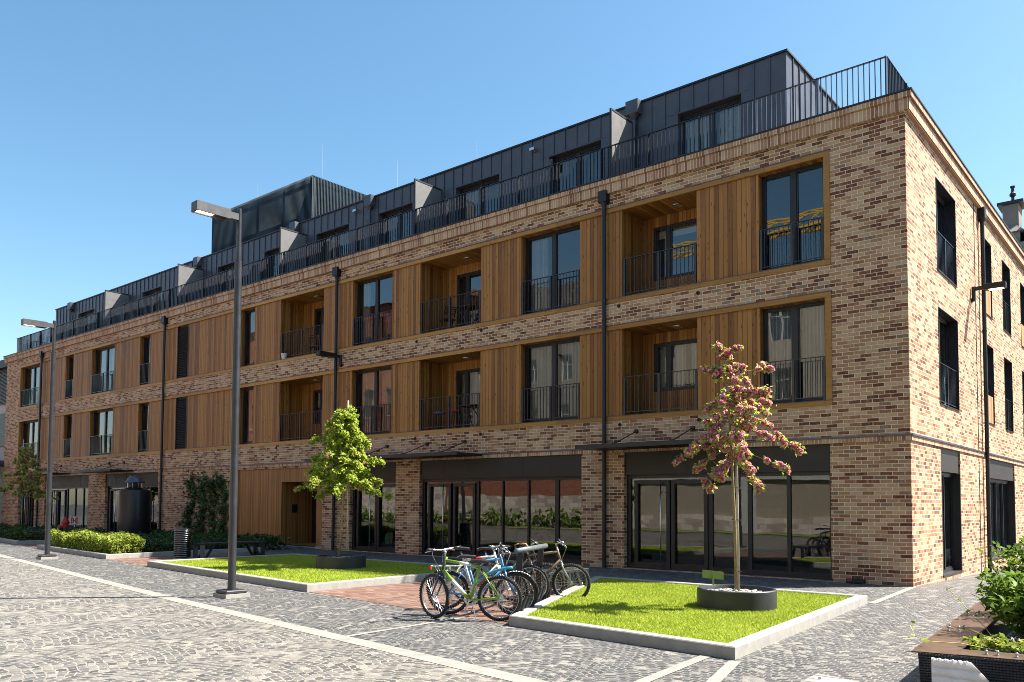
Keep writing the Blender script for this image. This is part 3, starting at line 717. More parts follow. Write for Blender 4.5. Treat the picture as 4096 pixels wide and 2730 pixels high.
# ------------------------------------------------------------------ planter rings, trees
def planter_ring(c, label, r=.6, h=.3):
    t = thing('planter_ring', label, 'planter', (*c, .1), group='round tree planters on the lawns')
    m = MB(); m.lathe([(r, -.05), (r, h-.012), (r-.012, h), (r-.05, h), (r-.055, h-.006), (r-.055, .05)], 56, cap=False); m.build('metal_ring', M_ring, t, True).modifiers.new('es', 'EDGE_SPLIT').split_angle = .7
    m = MB(); m.lathe([(r-.056, .1), (.3, .2), (.02, .21)], 32); m.build('soil', M_soil, t)
    m = MB()
    for k in range(420):
        a = random.random()*2*PI; q = (r-.08)*math.sqrt(random.random()); s = random.uniform(.018, .042)
        x, y = q*math.cos(a), q*math.sin(a); z = h-.1+.04*(1-q/r)+random.uniform(-.012, .025)
        R = Matrix.Rotation(random.random()*PI, 3, 'Z') @ Matrix.Rotation(random.uniform(-.4, .4), 3, 'X')
        vs = []
        for i in range(3):
            th = PI*(i+.5)/3
            for j in range(6):
                ph = 2*PI*j/6; v = R @ Vector((s*1.25*math.sin(th)*math.cos(ph), s*math.sin(th)*math.sin(ph), s*.62*math.cos(th))); vs.append((x+v.x, y+v.y, z+v.z))
        fs = [(0, 1, 2, 3, 4, 5), (17, 16, 15, 14, 13, 12)]+[(i*6+j, i*6+6+j, i*6+6+(j+1) % 6, i*6+(j+1) % 6) for i in range(2) for j in range(6)]
        m.raw(vs, fs)
    tag(m.build('pebbles', M_pebble, t, True), kind='stuff')
    return t
planter_ring(RC, 'round dark planter ring with pale pebbles under the pink blossoming tree'); planter_ring(LC, 'round dark planter ring under the green leafy tree')

CR = Vector((.768, .640, 0.)); CD = Vector((-.64, .768, 0.))
def tree(name, label, base, trunk, branches, nleaf, nblos, leaf=M_leaf, lsz=.062, bsz=.05, stake=None, spread=.12, droop=.0, pinkmap=None, group=None, tr=.028):
    """trunk: list of (dx, z); branches: (z_start, dx, depth, z_end) measured along and across the street"""
    t = thing(name, label, 'tree', base, group=group)
    pt = lambda dx, dp, z: CR*dx+CD*dp+Vector((0, 0, z))
    m = MB(); tp = [pt(dx, 0, z) for dx, z in trunk]; n = len(tp)
    m.tube(tp, [tr*(1-.8*i/(n-1)) for i in range(n)], 9)
    def at(z):
        for (a, za), (b, zb) in zip(trunk[:-1], trunk[1:]):
            if za <= z <= zb: return pt(a+(b-a)*(z-za)/(zb-za), 0, z)
        return pt(*([trunk[-1][0]]), 0, trunk[-1][1])
    LC_, BC = [], []
    tot = sum(math.hypot(b[1], b[2])+.2 for b in branches)
    for zs, dx, dp, ze in branches:
        p = at(zs); q = pt(dx, dp, ze); mid = (p+q)/2+Vector((0, 0, .10*(q-p).length))
        pts = [p*(1-u)**2+mid*2*u*(1-u)+q*u*u for u in np.linspace(0, 1, 8)]
        m.tube(pts, [.011*(1-.75*i/7) for i in range(8)], 5)
        share = (math.hypot(dx, dp)+.2)/tot
        twigs = []
        for k in range(max(3, int((q-p).length*11))):
            u = random.uniform(.15, 1); o = p*(1-u)**2+mid*2*u*(1-u)+q*u*u
            d = Vector((random.gauss(0, 1), random.gauss(0, 1), random.gauss(.15, .6))).normalized()*spread*random.uniform(.4, 1.5)*(1.15-.55*u)
            e = o+d; m.tube([o, e], [.004, .002], 4, False); twigs.append((o, e))
        twigs.append((mid*.3+q*.7, q))
        for tot_, L in ((nleaf, LC_), (nblos, BC)):
            for k in range(int(tot_*share)):
                o, e = random.choice(twigs); u = random.random()**.6; c = o+(e-o)*u
                L.append((c.x, c.y, c.z, (c-at(c.z)).length))
    m.build('trunk', M_bark, t, True)
    A = np.array(LC_)
    C = A[:, :3]+RNG.normal(size=(len(A), 3))*.032
    cloud('crown', C, lsz, leaf, t, nrm=(.35, .3, .75))
    if nblos:
        A = np.array(BC)[:, :3]
        # flower heads: tight balls of petals at twig points
        hd = A[RNG.random(len(A)) < .2]
        if pinkmap is not None: hd = hd[pinkmap(hd)]
        k = 13; C = np.repeat(hd, k, 0); dirs = RNG.normal(size=(len(C), 3)); dirs /= np.linalg.norm(dirs, axis=1)[:, None]
        cloud('blossom', C+dirs*.038, bsz*.85, M_pink, t, nrm=dirs, aspect=1.0, curl=.5)
    if stake:
        sx, z0, z1 = stake
        s = MB(); a = pt(sx, .05, z0); b = pt(sx-.03, .05, z1); s.tube([a, b], .02, 7); s.build('stake', M_stake, t, True)
        for zz in (z0+.45, (z0+min(z1, 3.))/2-.2, min(z1-.1, 1.75)):
            s = MB(); s.tube([pt(sx+.04, .05, zz), pt(-.05, -.02, zz+.02), pt(-.05, .07, zz+.01)], .008, 5, closed=True); s.build('tree_tie', M_black, t)
    return t
BRR = [(2.75, 1.0, -.1, 2.32), (2.95, .62, .2, 2.75), (2.35, .74, -.25, 2.02), (2.3, .4, .3, 1.85), (2.25, .3, -.3, 1.74), (3.1, .52, -.1, 3.08), (3.0, .4, -.3, 2.9), (3.4, .5, .2, 3.22), (3.5, .6, .0, 3.62), (3.25, .56, .1, 3.3), (2.8, .45, -.4, 2.5),
       (2.55, -.94, .1, 2.14), (2.6, -.8, -.3, 2.3), (2.4, -.6, .2, 2.02), (2.15, -.5, -.1, 1.78), (2.2, -.35, .3, 1.7), (2.8, -.55, -.1, 2.52), (3.1, -.42, .1, 3.0), (3.2, -.3, -.3, 3.05), (3.55, -.5, 0, 3.62), (2.9, -.35, .4, 2.8),
       (2.6, .1, .8, 2.4), (2.6, -.1, -.85, 2.3), (2.9, .2, .6, 2.8), (3.0, .1, -.6, 2.9), (3.3, -.05, .35, 3.3), (3.4, .1, -.35, 3.35), (2.3, .1, -.6, 2.0), (2.35, .0, .6, 2.05), (3.6, .12, .1, 3.65), (3.75, -.05, .1, 3.85), (3.8, .05, -.1, 3.95), (3.9, -.26, 0, 4.0), (3.6, -.28, .1, 3.5), (3.2, .2, .1, 3.2), (3.0, -.15, -.1, 3.1)]
tree('hawthorn_tree', 'slender young tree covered in pink blossom rising from a planter ring', (*RC, .2), [(0, 0), (-.02, 1.2), (-.06, 2.2), (-.1, 3.0), (-.2, 3.8), (-.27, 4.08)], BRR, 4200, 15000, lsz=.045, spread=.1, stake=(.05, 0, 2.9), group='young trees in front of the building')
BRL = []
for k in range(64):
    z = 1.75+2.0*(k/63.)**.85; a = k*2.4; L = (1.02*(1-(z-1.75)/2.15)**.8+.1)*random.uniform(.72, 1.08)
    BRL.append((z+.12, L*math.cos(a)*1.0, L*math.sin(a)*.9, z-.08-.12*L+.1*random.random()))
BRL += [(2.5, 1.0, -.1, 2.5), (2.2, .98, -.2, 2.0), (2.2, -1.15, -.1, 1.78), (2.6, -.9, .1, 2.2), (3.2, -.8, -.1, 2.95), (3.3, .55, 0, 2.95)]
tree('hawthorn_tree', 'young leafy green tree with only a few pink flowers on the left lawn', (*LC, .2), [(-.06, 0), (.0, 1.0), (.06, 2.0), (.1, 3.0), (.12, 3.75)], BRL, 19000, 6200, lsz=.05, spread=.17, stake=(.14, .3, 4.02),
     pinkmap=lambda h: ((np.sin(h[:, 0]*5+1)+np.sin(h[:, 1]*6)+np.sin(h[:, 2]*7+2)) > 1.15) & (h[:, 2] < 2.75), group='young trees in front of the building', tr=.036)
BRF = []
for k in range(30):
    z = 1.7+2.4*(k/29.)**.9; a = k*2.4; L = 1.25*(1-(z-1.7)/2.8)*random.uniform(.7, 1.1)
    BRF.append((z+.1, L*math.cos(a)*1.1, L*math.sin(a), z))
tree('hawthorn_tree', 'distant tree with mixed pink and green leaves beside the far lamp post', (-39.2, -3., .1), [(0, 0), (.03, 1.2), (0, 2.4), (-.15, 4.2)], BRF, 5200, 3200, lsz=.085, bsz=.08, spread=.26, stake=(-.2, 0, 4.6), group='young trees in front of the building')

# ------------------------------------------------------------------ street lamps
def street_lamp():
    t = thing('street_lamp', 'tall dark street lamp with box head standing by the near lawn', 'street lamp', group='street lamps along the square')
    m = MB(); m.lathe([(.072, .1), (.07, 1.2), (.066, 6.1)], 20); m.lathe([(.045, 6.1), (.045, 7.05), (.038, 7.06)], 16); m.box(-.082, -.05, -.03, .03, .12, 6.12); m.build('pole', M_pole, t, 'auto')
    m = MB(); m.bevbox(-.2, .2, -.2, .2, .07, .13, .015); m.build('base_plate', M_pole, t)
    m = MB(); m.box(-.23, .23, -.23, .23, -.02, .068); m.build('footing', M_conc, t)
    m = MB(); m.bar((0, -.03, 6.9), (0, -.24, 6.9), .07, .12); m.build('arm', M_lamp, t)
    h = MB(); x0, x1, y0, y1, z0, z1 = -.11, .11, -.86, -.22, 6.8, 6.97
    v = [(x0,y0,z0),(x1,y0,z0),(x1,y1,z0),(x0,y1,z0),(x0,y0,z1),(x1,y0,z1),(x1,y1,z1),(x0,y1,z1)]
    h.raw(v, [(4,5,6,7),(0,1,5,4),(1,2,6,5),(2,3,7,6),(3,0,4,7)]); e = .03
    w_ = [(x0+e,y0+e,z0),(x1-e,y0+e,z0),(x1-e,y1-e,z0),(x0+e,y1-e,z0)]; u = [(a, b, z0+.06) for a, b, c in w_]
    h.raw(v[:4]+w_+u, [(0,4,5,1),(1,5,6,2),(2,6,7,3),(3,7,4,0),(4,8,9,5),(5,9,10,6),(6,10,11,7),(7,11,8,4),(8,11,10,9)])
    H = h.build('lamp_head', M_lamp, t)
    m = MB(); m.box(x0+.035, x1-.035, y0+.04, y0+.36, z0+.02, z0+.045); m.build('lamp_panel', M_lit, H)
    m = MB()
    for zz, mm in ((.75, 0), (.98, 0), (1.05, 0)): m.box(-.086, -.082, -.02, .02, zz, zz+.05)
    m.build('sticker', M_white, t)
    return t
L1 = street_lamp(); L1.location = (-8.74, -10.43, 0); L1.rotation_euler = (0, 0, -.05)
dup(L1, (-21.4, -8.72, 0), -.05, 'distant dark street lamp with box head in front of the hedge')
def wall_lamp(label, loc, rz, L=.83, lit=True):
    t = thing('wall_lamp', label, 'wall lamp', loc, rz, 'box lamps fixed to the walls')
    m = MB(); m.tube([(0, -.06, -.28), (0, -.06, .12)], .05, 10); m.bevbox(-.06, .06, -.03, 0, -.3, -.2, .005); m.build('bracket', M_pipe, t, 'auto')
    m = MB(); m.bar((0, -.08, .06), (0, -.34, .06), .07, .1); m.build('arm', M_pipe, t)
    m = MB(); m.bevbox(-.11, .11, -L, -.32, -.02, .14, .008); H = m.build('lamp_head', M_pipe, t)
    m = MB(); m.box(-.08, .08, -L+.06, -L+.4, -.028, -.021); m.build('lamp_panel', M_lit if lit else M_black, H)
    return t
wall_lamp('box lamp on an arm projecting from the sunlit brick side wall', (0.002, 6.4, 7.52), PI/2)
wall_lamp('dark box lamp on an arm beside the downpipe between upper floors', (-18.92, 0, 6.86), 0, 1.05, False)

# ------------------------------------------------------------------ bikes
def torus(m, R, r, n=40, k=8, c=(0, 0, 0)):
    base = len(m.v)
    for i in range(n):
        a = 2*PI*i/n
        for j in range(k):
            b = 2*PI*j/k; q = R+r*math.cos(b); m.v.append((c[0]+q*math.cos(a), c[1]+r*math.sin(b), c[2]+q*math.sin(a)))
    for i in range(n):
        for j in range(k):
            m.f.append((base+i*k+j, base+((i+1) % n)*k+j, base+((i+1) % n)*k+(j+1) % k, base+i*k+(j+1) % k)); m.m.append(m.mi)
M_tyre = plain('tyre_rubber', (.018, .017, .016), .8, 0, .4, 30); M_chrome = plain('bike_alloy', (.55, .55, .56), .28, .95, .1, 25)
M_seat = plain('saddle_vinyl', (.02, .02, .022), .45, 0, .3, 15)
def wheel(t, x, tw, yaw=0, pivot=None, spokes=28):
    o = bpy.data.objects.new('wheel', None); COL.objects.link(o); o.parent = t; o.location = (x, 0, .325); o.rotation_euler = (0, 0, yaw); o.empty_display_size = .05
    m = MB(); torus(m, .325-tw, tw, 44, 8)
    for i in range(60):
        a = 2*PI*i/60
        for s in (-1, 1):
            c, d = math.cos(a+.025*s), math.sin(a+.025*s); p = Vector((c, 0, d)); q = Vector((0, 1, 0))
            m.bar(p*.312+q*s*.004, p*.33+q*s*tw*.75, .014, .009, (0, 1, 0))
    m.build('tyre', M_tyre, o, True)
    m = MB(); torus(m, .292-tw*.4, .011, 44, 6); m.build('rim', M_chrome, o, True)
    m = MB()
    for i in range(spokes):
        a = 2*PI*i/spokes; b = a+(.5 if i % 2 else -.5); y = .022*(1 if i % 4 < 2 else -1)
        m.bar((.02*math.cos(b), y, .02*math.sin(b)), (.285*math.cos(a), 0, .285*math.sin(a)), .0028, .0028, (0, 1, 0))
    m.lathe([(.012, -.05), (.024, -.035), (.016, -.02), (.016, .02), (.024, .035), (.012, .05)], 12, (0, 0, 0), 'y'); m.build('spokes', M_chrome, o)
    return o
def bike(label, loc, head, col, kind='mtb', steer=0., fork=None, guard=False, carrier=False, lean=.05, col2=None, seat_h=.9, tw=.026, cyan=False):
    """local frame: rear contact at 0, front along +x, z up"""
    M_f = plain('bike_paint', col, .3, .1, .18, 9); M_k = fork or M_f
    t = thing('bicycle', label, 'bicycle', loc, head, 'bicycles in the rack'); t.rotation_euler = (lean, 0, head)
    A = Vector; bb = A((.44, 0, .29)); rear = A((0, 0, .325)); st = A((.29, 0, .78)); ht = A((.8, 0, .86)); hb = A((.845, 0, .72)); fr = A((1.03, 0, .325))
    m = MB(); m.tube([st, ht], .023, 10); m.tube([bb, hb], .028, 10); m.tube([bb, st], .021, 10); m.tube([hb+A((.01, 0, -.04)), ht+A((-.012, 0, .05))], .021, 10)
    for s in (-1, 1):
        m.tube([rear+A((0, s*.065, 0)), A((.26, s*.03, .72))], .009, 6); m.tube([rear+A((0, s*.065, 0)), A((.4, s*.04, .295))], .01, 6)
    F = m.build('frame', M_f, t, True)
    if col2:
        M_d = plain('bike_decal', col2, .35, 0, .1, 9); m = MB(); m.tube([bb*.35+hb*.65, bb*.8+hb*.2], .0295, 10); m.build('decal_band', M_d, F, True); m = MB(); m.tube([st*.4+ht*.6, st*.75+ht*.25], .0245, 10); m.build('decal_band', M_d, F, True)
    R = Matrix.Rotation(steer, 3, 'Z'); piv = A((.86, 0, 0)); rt = lambda p: R @ (A(p)-piv)+piv
    m = MB(); m.tube([rt(hb+A((.01, 0, -.05))), rt(ht+A((-.02, 0, .1)))], .015, 8)
    for s in (-1, 1): m.tube([rt((.86, s*.055, .68)), rt((.9, s*.055, .56)), rt((1.03, s*.055, .325))], [.016, .015, .011], 8)
    m.bar(rt((.86, -.07, .685)), rt((.86, .07, .685)), .03, .035); m.build('fork', M_k, t, True)
    wheel(t, 0, tw); w_ = wheel(t, 1.03, tw, steer); q = rt((1.03, 0, .325)); w_.location = q
    m = MB(); sp = ht+A((-.03, 0, .13)); m.tube([rt(ht+A((-.015, 0, .06))), rt(sp), rt(sp+A((.07, 0, .02)))], .014, 8)
    c = sp+A((.08, 0, .02))
    if kind == 'drop':
        H = [(-.0, -.21, 0), (.1, -.21, 0), (.14, -.21, -.05), (.1, -.21, -.13), (.0, -.22, -.14)]
        m.tube([rt(c+A((0, -.21, 0))), rt(c+A((0, .21, 0)))], .013, 8)
        m.build('handlebar', plain('bar_tape_brown', (.2, .11, .05), .6, 0, .2, 9), t, True); m = MB()
        for s in (-1, 1): m.tube([rt(c+A((x, y*-s, z))) for x, y, z in H], .015, 8)
        m.build('drop_bar', plain('bar_tape', (.22, .13, .06), .6, 0, .2, 9), t, True)
    else:
        m.tube([rt(c+A((-.05, -.31, .03))), rt(c+A((.0, -.12, .01))), rt(c), rt(c+A((.0, .12, .01))), rt(c+A((-.05, .31, .03)))], .0125, 8)
        HBR = m.build('handlebar', M_chrome, t, True)
        for s in (-1, 1):
            m = MB(); m.tube([rt(c+A((-.032, s*.2, .02))), rt(c+A((-.05, s*.32, .03)))], .018, 8); m.build('grip', M_seat, HBR, True); m = MB()
            m.tube([rt(c+A((-.02, s*.19, .01))), rt(c+A((.05, s*.2, -.01))), rt(c+A((.045, s*.28, -.02)))], .008, 6)
            m.tube([rt(c+A((.03, s*.15, .0))), rt(c+A((.1, s*.1, -.08))), rt(A((.87, s*.03, .72)))], .004, 5)
            m.build('brake_lever', M_chrome, HBR, True)
    m = MB(); d = (st-bb).normalized(); m.tube([st, st+d*(seat_h-.8)], .014, 8); m.build('seat_post', M_chrome, t, True)
    top = st+d*(seat_h-.8)
    m = MB(); prof = [(-.13, .07, -.0), (-.08, .078, .022), (.0, .06, .025), (.07, .028, .02), (.14, .018, .012), (.155, .008, .004)]; rings = []
    for x, wd, z in prof:
        rings.append([(top.x+x, wd*math.cos(b), top.z+.03+z+(.022 if math.sin(b) > 0 else .03)*math.sin(b)) for b in np.linspace(0, 2*PI, 10, endpoint=False)])
    vs = [p for r_ in rings for p in r_]; fs = [(i*10+j, i*10+(j+1) % 10, i*10+10+(j+1) % 10, i*10+10+j) for i in range(len(prof)-1) for j in range(10)]+[tuple(range(10)), tuple(range(50, 60))[::-1]]
    m.raw(vs, fs); m.build('saddle', M_seat, t, True)
    m = MB(); m.lathe([(.09, -.05), (.093, -.046), (.093, -.042), (.06, -.04)], 28, tuple(bb), 'y', False); m.lathe([(.02, -.07), (.02, .07)], 12, tuple(bb), 'y')
    m.lathe([(.05, -.04), (.052, -.02), (.03, -.02)], 20, tuple(rear), 'y')
    for s in (-1, 1):
        e = bb+A((.06*s, s*.075, -.155*s)); m.bar(bb+A((0, s*.07, 0)), e, .02, .012, (0, 1, 0)); m.box(e.x-.045, e.x+.045, e.y-(.09 if s < 0 else 0), e.y+(.09 if s > 0 else 0), e.z-.012, e.z+.012)
    for s in (.088, -.085): m.bar(bb+A((0, -.046, s)), rear+A((0, -.03, s*.5)), .006, .01, (0, 1, 0))
    m.bar(rear+A((.03, -.04, -.05)), rear+A((.05, -.04, -.13)), .012, .03, (0, 1, 0))
    m.build('crankset', M_chrome, t, 'auto')
    def mud(x, a0, a1, mt, R_=None):
        m = MB(); P = []
        for i in range(15):
            a = a0+(a1-a0)*i/14; P.append([A((x+.352*math.cos(a), y, .325+.352*math.sin(a)-abs(y)*.25)) for y in (-.03, 0, .03)])
        if R_: P = [[rt(p) for p in r_] for r_ in P]
        for i in range(14):
            for j in range(2): m.face([P[i][j], P[i+1][j], P[i+1][j+1], P[i][j+1]])
        o = m.build('mudguard', mt, t, True); o.modifiers.new('th', 'SOLIDIFY').thickness = .004
    if guard: mud(0, .35, 2.6, M_chrome); mud(1.03, .1, 1.9, M_chrome, True)
    if carrier:
        m = MB()
        for s in (-1, 1):
            m.tube([(-.27, s*.055, .73), (.2, s*.055, .74)], .006, 6)
            for x in (-.2, .0): m.tube([(x, s*.06, .73), (0, s*.07, .34)], .005, 6)
        for x in (-.27, -.15, -.03, .09): m.tube([(x, -.055, .735), (x, .055, .735)], .005, 6)
        m.build('carrier', M_white, t, True)
        m = MB(); m.bevbox(-.3, -.28, -.03, .03, .67, .73, .005); m.build('tail_light', M_redp, t)
    if cyan:
        m = MB(); mp = [(.35, -.05, .52), (.2, -.09, .66), (.05, -.06, .72), (-.1, -.03, .76), (-.18, 0, .77)]; m.tube(mp, .02, 8); m.build('cable_lock', plain('cyan_lock', (.02, .32, .5), .4, 0, .1, 9), t, True)
    m = MB(); m.tube([(.4, .03, .27), (.32, .14, .02)], .009, 6); m.build('kickstand', M_chrome, t)
    return t
HD = math.atan2(-.52, -.87)
bike('green mountain bicycle nearest the street with a cyan lock', (-3.17, -9.53, .004), HD, (.2, .34, .03), steer=-.62, fork=plain('dark_fork', (.03, .04, .1), .35, .1, .2, 9), col2=(.7, .72, .62), lean=-.04, cyan=True, seat_h=.83, guard=False)
bike('blue bicycle with a white rear carrier and metal mudguards', (-4.22, -9.5, .004), HD+PI, (.1, .26, .5), steer=.15, guard=True, carrier=True, lean=.04, seat_h=.86, fork=plain('blue_fork', (.05, .1, .25), .35, .1, .2, 9))
bike('white and red bicycle parked behind the blue bicycle', (-4.72, -9.05, .004), HD+PI-.02, (.62, .6, .58), steer=-.1, col2=(.5, .03, .05), lean=.05, seat_h=.95)
bike('dark grey bicycle with drop handlebars and brown tape', (-4.95, -8.25, .004), HD+PI+.02, (.06, .06, .065), 'drop', steer=.1, tw=.016, lean=-.04, seat_h=.9)
bike('black bicycle with flat handlebar deep in the rack', (-4.98, -7.75, .004), HD+PI, (.03, .03, .035), steer=.25, lean=.05, seat_h=.92)
bike('bronze bicycle with its front wheel up on the lawn kerb', (-4.55, -7.6, .02), HD+PI-.06, (.2, .14, .09), steer=.12, lean=.03, seat_h=.9, fork=plain('grey_fork', (.3, .29, .28), .3, .5, .2, 9))
# rack: padded tube on flat posts
rk = thing('bicycle_rack', 'dark steel bicycle rack with a round grey rail between the bicycles', 'bicycle rack')
R0, R1 = Vector((-3.42, -8.86, .97)), Vector((-4.05, -7.3, .97)); d = (R1-R0)
m = MB(); m.tube([R0, R1], .042, 14); m.build('rail', plain('rack_rail', (.12, .135, .15), .45, .2, .15, 8), rk, True)
for k in (.15, .85):
    p = R0+d*k; m = MB(); m.bar(p+Vector((-.02, 0, -.05)), Vector((p.x-.15, p.y+.06, .0)), .1, .03, (.4, -.9, 0)); m.build('post', M_bench, rk)
for k in range(9):
    p = Vector((-3.0, -9.35, 0)).lerp(Vector((-4.3, -6.95, 0)), k/8.); m = MB()
    m.raw([(p.x-.02, p.y-.03, 0), (p.x+.04, p.y-.03, 0), (p.x+.1, p.y+.1, .34), (p.x+.06, p.y+.1, .34), (p.x-.02, p.y+.02, 0), (p.x+.04, p.y+.02, 0), (p.x+.1, p.y+.13, .34), (p.x+.06, p.y+.13, .34)], [(3,2,1,0),(4,5,6,7),(0,1,5,4),(1,2,6,5),(2,3,7,6),(3,0,4,7)]); m.build('wheel_holder', M_bench, rk)

# ------------------------------------------------------------------ benches, bin, small furniture
def bench(label, loc, rz, L=2.15):
    t = thing('steel_bench', label, 'bench', loc, rz, 'low steel benches'); w2 = .24
    m = MB(); m.bevbox(-w2, w2, 0, L, .4, .455, .006); m.build('seat', M_bench, t)
    for y, s in ((0, 1), (L-.12, -1)):
        for x in (-w2, w2-.06):
            m = MB(); m.box(x, x+.06, y, y+.12, 0, .398); m.build('leg', M_benchleg if s > 0 else M_bench, t)
            m = MB(); yy = y+.12 if s > 0 else y; m.bar((x+.03, yy+.04*s, .0), (x+.03, yy+.3*s, .395), .05, .07); m.build('strut', M_bench, t)
    return t
bench('low dark steel bench between the bin and the green lawn', (-18.45, -5.66, .004), -.02)
bench('low dark steel bench behind the bicycles', (-4.62, -7.1, .004), .05, 1.7)
t = thing('litter_bin', 'round litter bin of stacked shiny steel rings beside the bench', 'litter bin', (-18.72, -5.98, 0))
m = MB(); m.lathe([(.26, 0), (.26, .03), (.2, .035)], 28); m.build('base', M_conc, t)
m = MB(); m.lathe([(.19, .03), (.19, .82)], 24); m.build('liner', M_black, t)
for k in range(15):
    m = MB(); zc = .075+k*.055; R = .225; base = []
    n = 36; kk = 8
    for i in range(n):
        a = 2*PI*i/n
        for j in range(kk):
            b = 2*PI*j/kk; q = R+.02*math.cos(b); m.v.append((q*math.cos(a), q*math.sin(a), zc+.024*math.sin(b)))
    for i in range(n):
        for j in range(kk): m.f.append((i*kk+j, ((i+1) % n)*kk+j, ((i+1) % n)*kk+(j+1) % kk, i*kk+(j+1) % kk)); m.m.append(0)
    m.build('ring', M_bin, t, True)
m = MB(); m.lathe([(.2, .85), (.235, .875), (.235, .89), (.12, .892), (.11, .87)], 32); m.build('lid', M_bin, t, True)

t = thing('vent_tank', 'tall black cylindrical tank with a metal cowl standing behind the hedge', 'tank', (-31.6, -1.15, 0))
t.location = (-29.3, -2.4, 0)
m = MB(); m.lathe([(.9, .05), (.93, .12), (.93, 2.02), (.9, 2.1), (.45, 2.2), (.38, 2.22)], 40); m.build('drum', M_tank, t, 'auto')
m = MB(); m.lathe([(.3, 2.2), (.3, 2.38)], 24); m.build('neck', M_black, t, True)
for k in range(8):
    a = k*PI/4; m = MB(); m.bar((.42*math.cos(a), .42*math.sin(a), 2.19), (.42*math.cos(a), .42*math.sin(a), 2.42), .03, .03); m.build('cowl_leg', M_steel, t)
m = MB(); m.lathe([(.56, 2.4), (.57, 2.42), (.44, 2.52), (.4, 2.6), (.2, 2.68), (.02, 2.7)], 32); m.build('cowl', M_flash, t, 'auto')
m = MB(); m.tube([(-.44, -.1, 2.42), (-.46, -.1, 2.72)], .018, 8); m.build('sensor', M_steel, t)
t.scale = (.69, .69, 1.03)

t = thing('fire_hydrant', 'red fire hydrant standing among the bushes', 'fire hydrant', (-36.3, -2.3, .0))
t.location = (-35.15, -2.76, .05); t.scale = (1.2, 1.2, 1.2)
m = MB(); m.lathe([(.16, 0), (.16, .06), (.12, .08), (.115, .5), (.15, .52), (.15, .57), (.12, .6), (.1, .68), (.05, .74), (.03, .78)], 20); m.build('barrel', M_hyd, t, 'auto')
for s in (-1, 1):
    m = MB(); m.lathe([(.06, s*.1), (.06, s*.18), (.075, s*.18), (.075, s*.22)], 14, (0, 0, .42), 'x'); m.build('side_outlet', M_hyd, t, 'auto')
m = MB(); m.lathe([(.075, -.1), (.075, -.19), (.1, -.19), (.1, -.24)], 16, (0, 0, .38), 'y'); m.build('front_outlet', M_hyd, t, 'auto')

t = thing('hydrant_sign', 'small white and red sign with a black H beside the hydrant', 'sign', (-34.2, -2.75, 0))
m = MB(); m.tube([(0, .02, 0), (0, .02, .8)], .022, 8); m.build('post', M_steel, t, True)
t.scale = (.93, .93, .93); X = CR
def plate(mb, a, b, z0, z1, dpt):
    p = X*a-CD*dpt; q = X*b-CD*dpt; r_ = CD*.008
    mb.raw([(*(p)[:2], z0), (*(q)[:2], z0), (*(q+r_)[:2], z0), (*(p+r_)[:2], z0), (*(p)[:2], z1), (*(q)[:2], z1), (*(q+r_)[:2], z1), (*(p+r_)[:2], z1)], [(0,3,2,1),(4,5,6,7),(0,1,5,4),(1,2,6,5),(2,3,7,6),(3,0,4,7)])
m = MB(); plate(m, -.18, .18, .72, 1.08, .02); P_ = m.build('panel', M_white, t)
m = MB(); plate(m, -.16, -.085, .74, 1.06, .03); m.build('red_bar', M_redp, P_)
m = MB(); plate(m, .085, .16, .74, 1.06, .03); m.build('red_bar', M_redp, P_)
m = MB(); plate(m, -.06, -.028, .78, 1.02, .03); plate(m, .028, .06, .78, 1.02, .03); plate(m, -.028, .028, .88, .92, .03); m.build('letter_h', M_black, P_)

t = thing('garden_sign', 'small olive green sign seen from behind beside the planter ring', 'sign', (-1.96, -5.2, .1))
m = MB(); m.bar((0, 0, 0), (0, 0, .42), .03, .012, CD); m.build('post', M_green, t)
m = MB(); a = Vector((-.19, .0, .46)); b = Vector((.19, .0, .38))
A_ = CR*-.185+CD*.012; B_ = CR*.185+CD*.012; o_ = CD*.006
m.raw([(*A_[:2], .31), (*B_[:2], .275), (*(B_+o_)[:2], .275), (*(A_+o_)[:2], .31), (*A_[:2], .45), (*B_[:2], .415), (*(B_+o_)[:2], .415), (*(A_+o_)[:2], .45)], [(0,3,2,1),(4,5,6,7),(0,1,5,4),(1,2,6,5),(2,3,7,6),(3,0,4,7)]); m.build('panel', M_green, t)
t = thing('planter_box', 'square dark metal planter box at the end of the far bed', 'planter', (-31.9, -5.05, 0)); t.rotation_euler = (0, 0, .7)
m = MB(); m.bevbox(-.5, .5, -.5, .5, .02, .46, .01); m.build('box', M_fascia, t); m = MB(); m.box(-.44, .44, -.44, .44, .461, .468); m.build('soil', M_soil, t)
t = thing('bait_box', 'small black box on the paving against the brick corner', 'box', (-1.14, -.06, 0))
m = MB(); m.bevbox(-.19, .19, -.08, .055, .003, .1, .012); m.build('case', M_black, t); m = MB(); m.box(-.16, -.06, -.084, -.08, .06, .09); m.build('label_strip', M_redp, t)

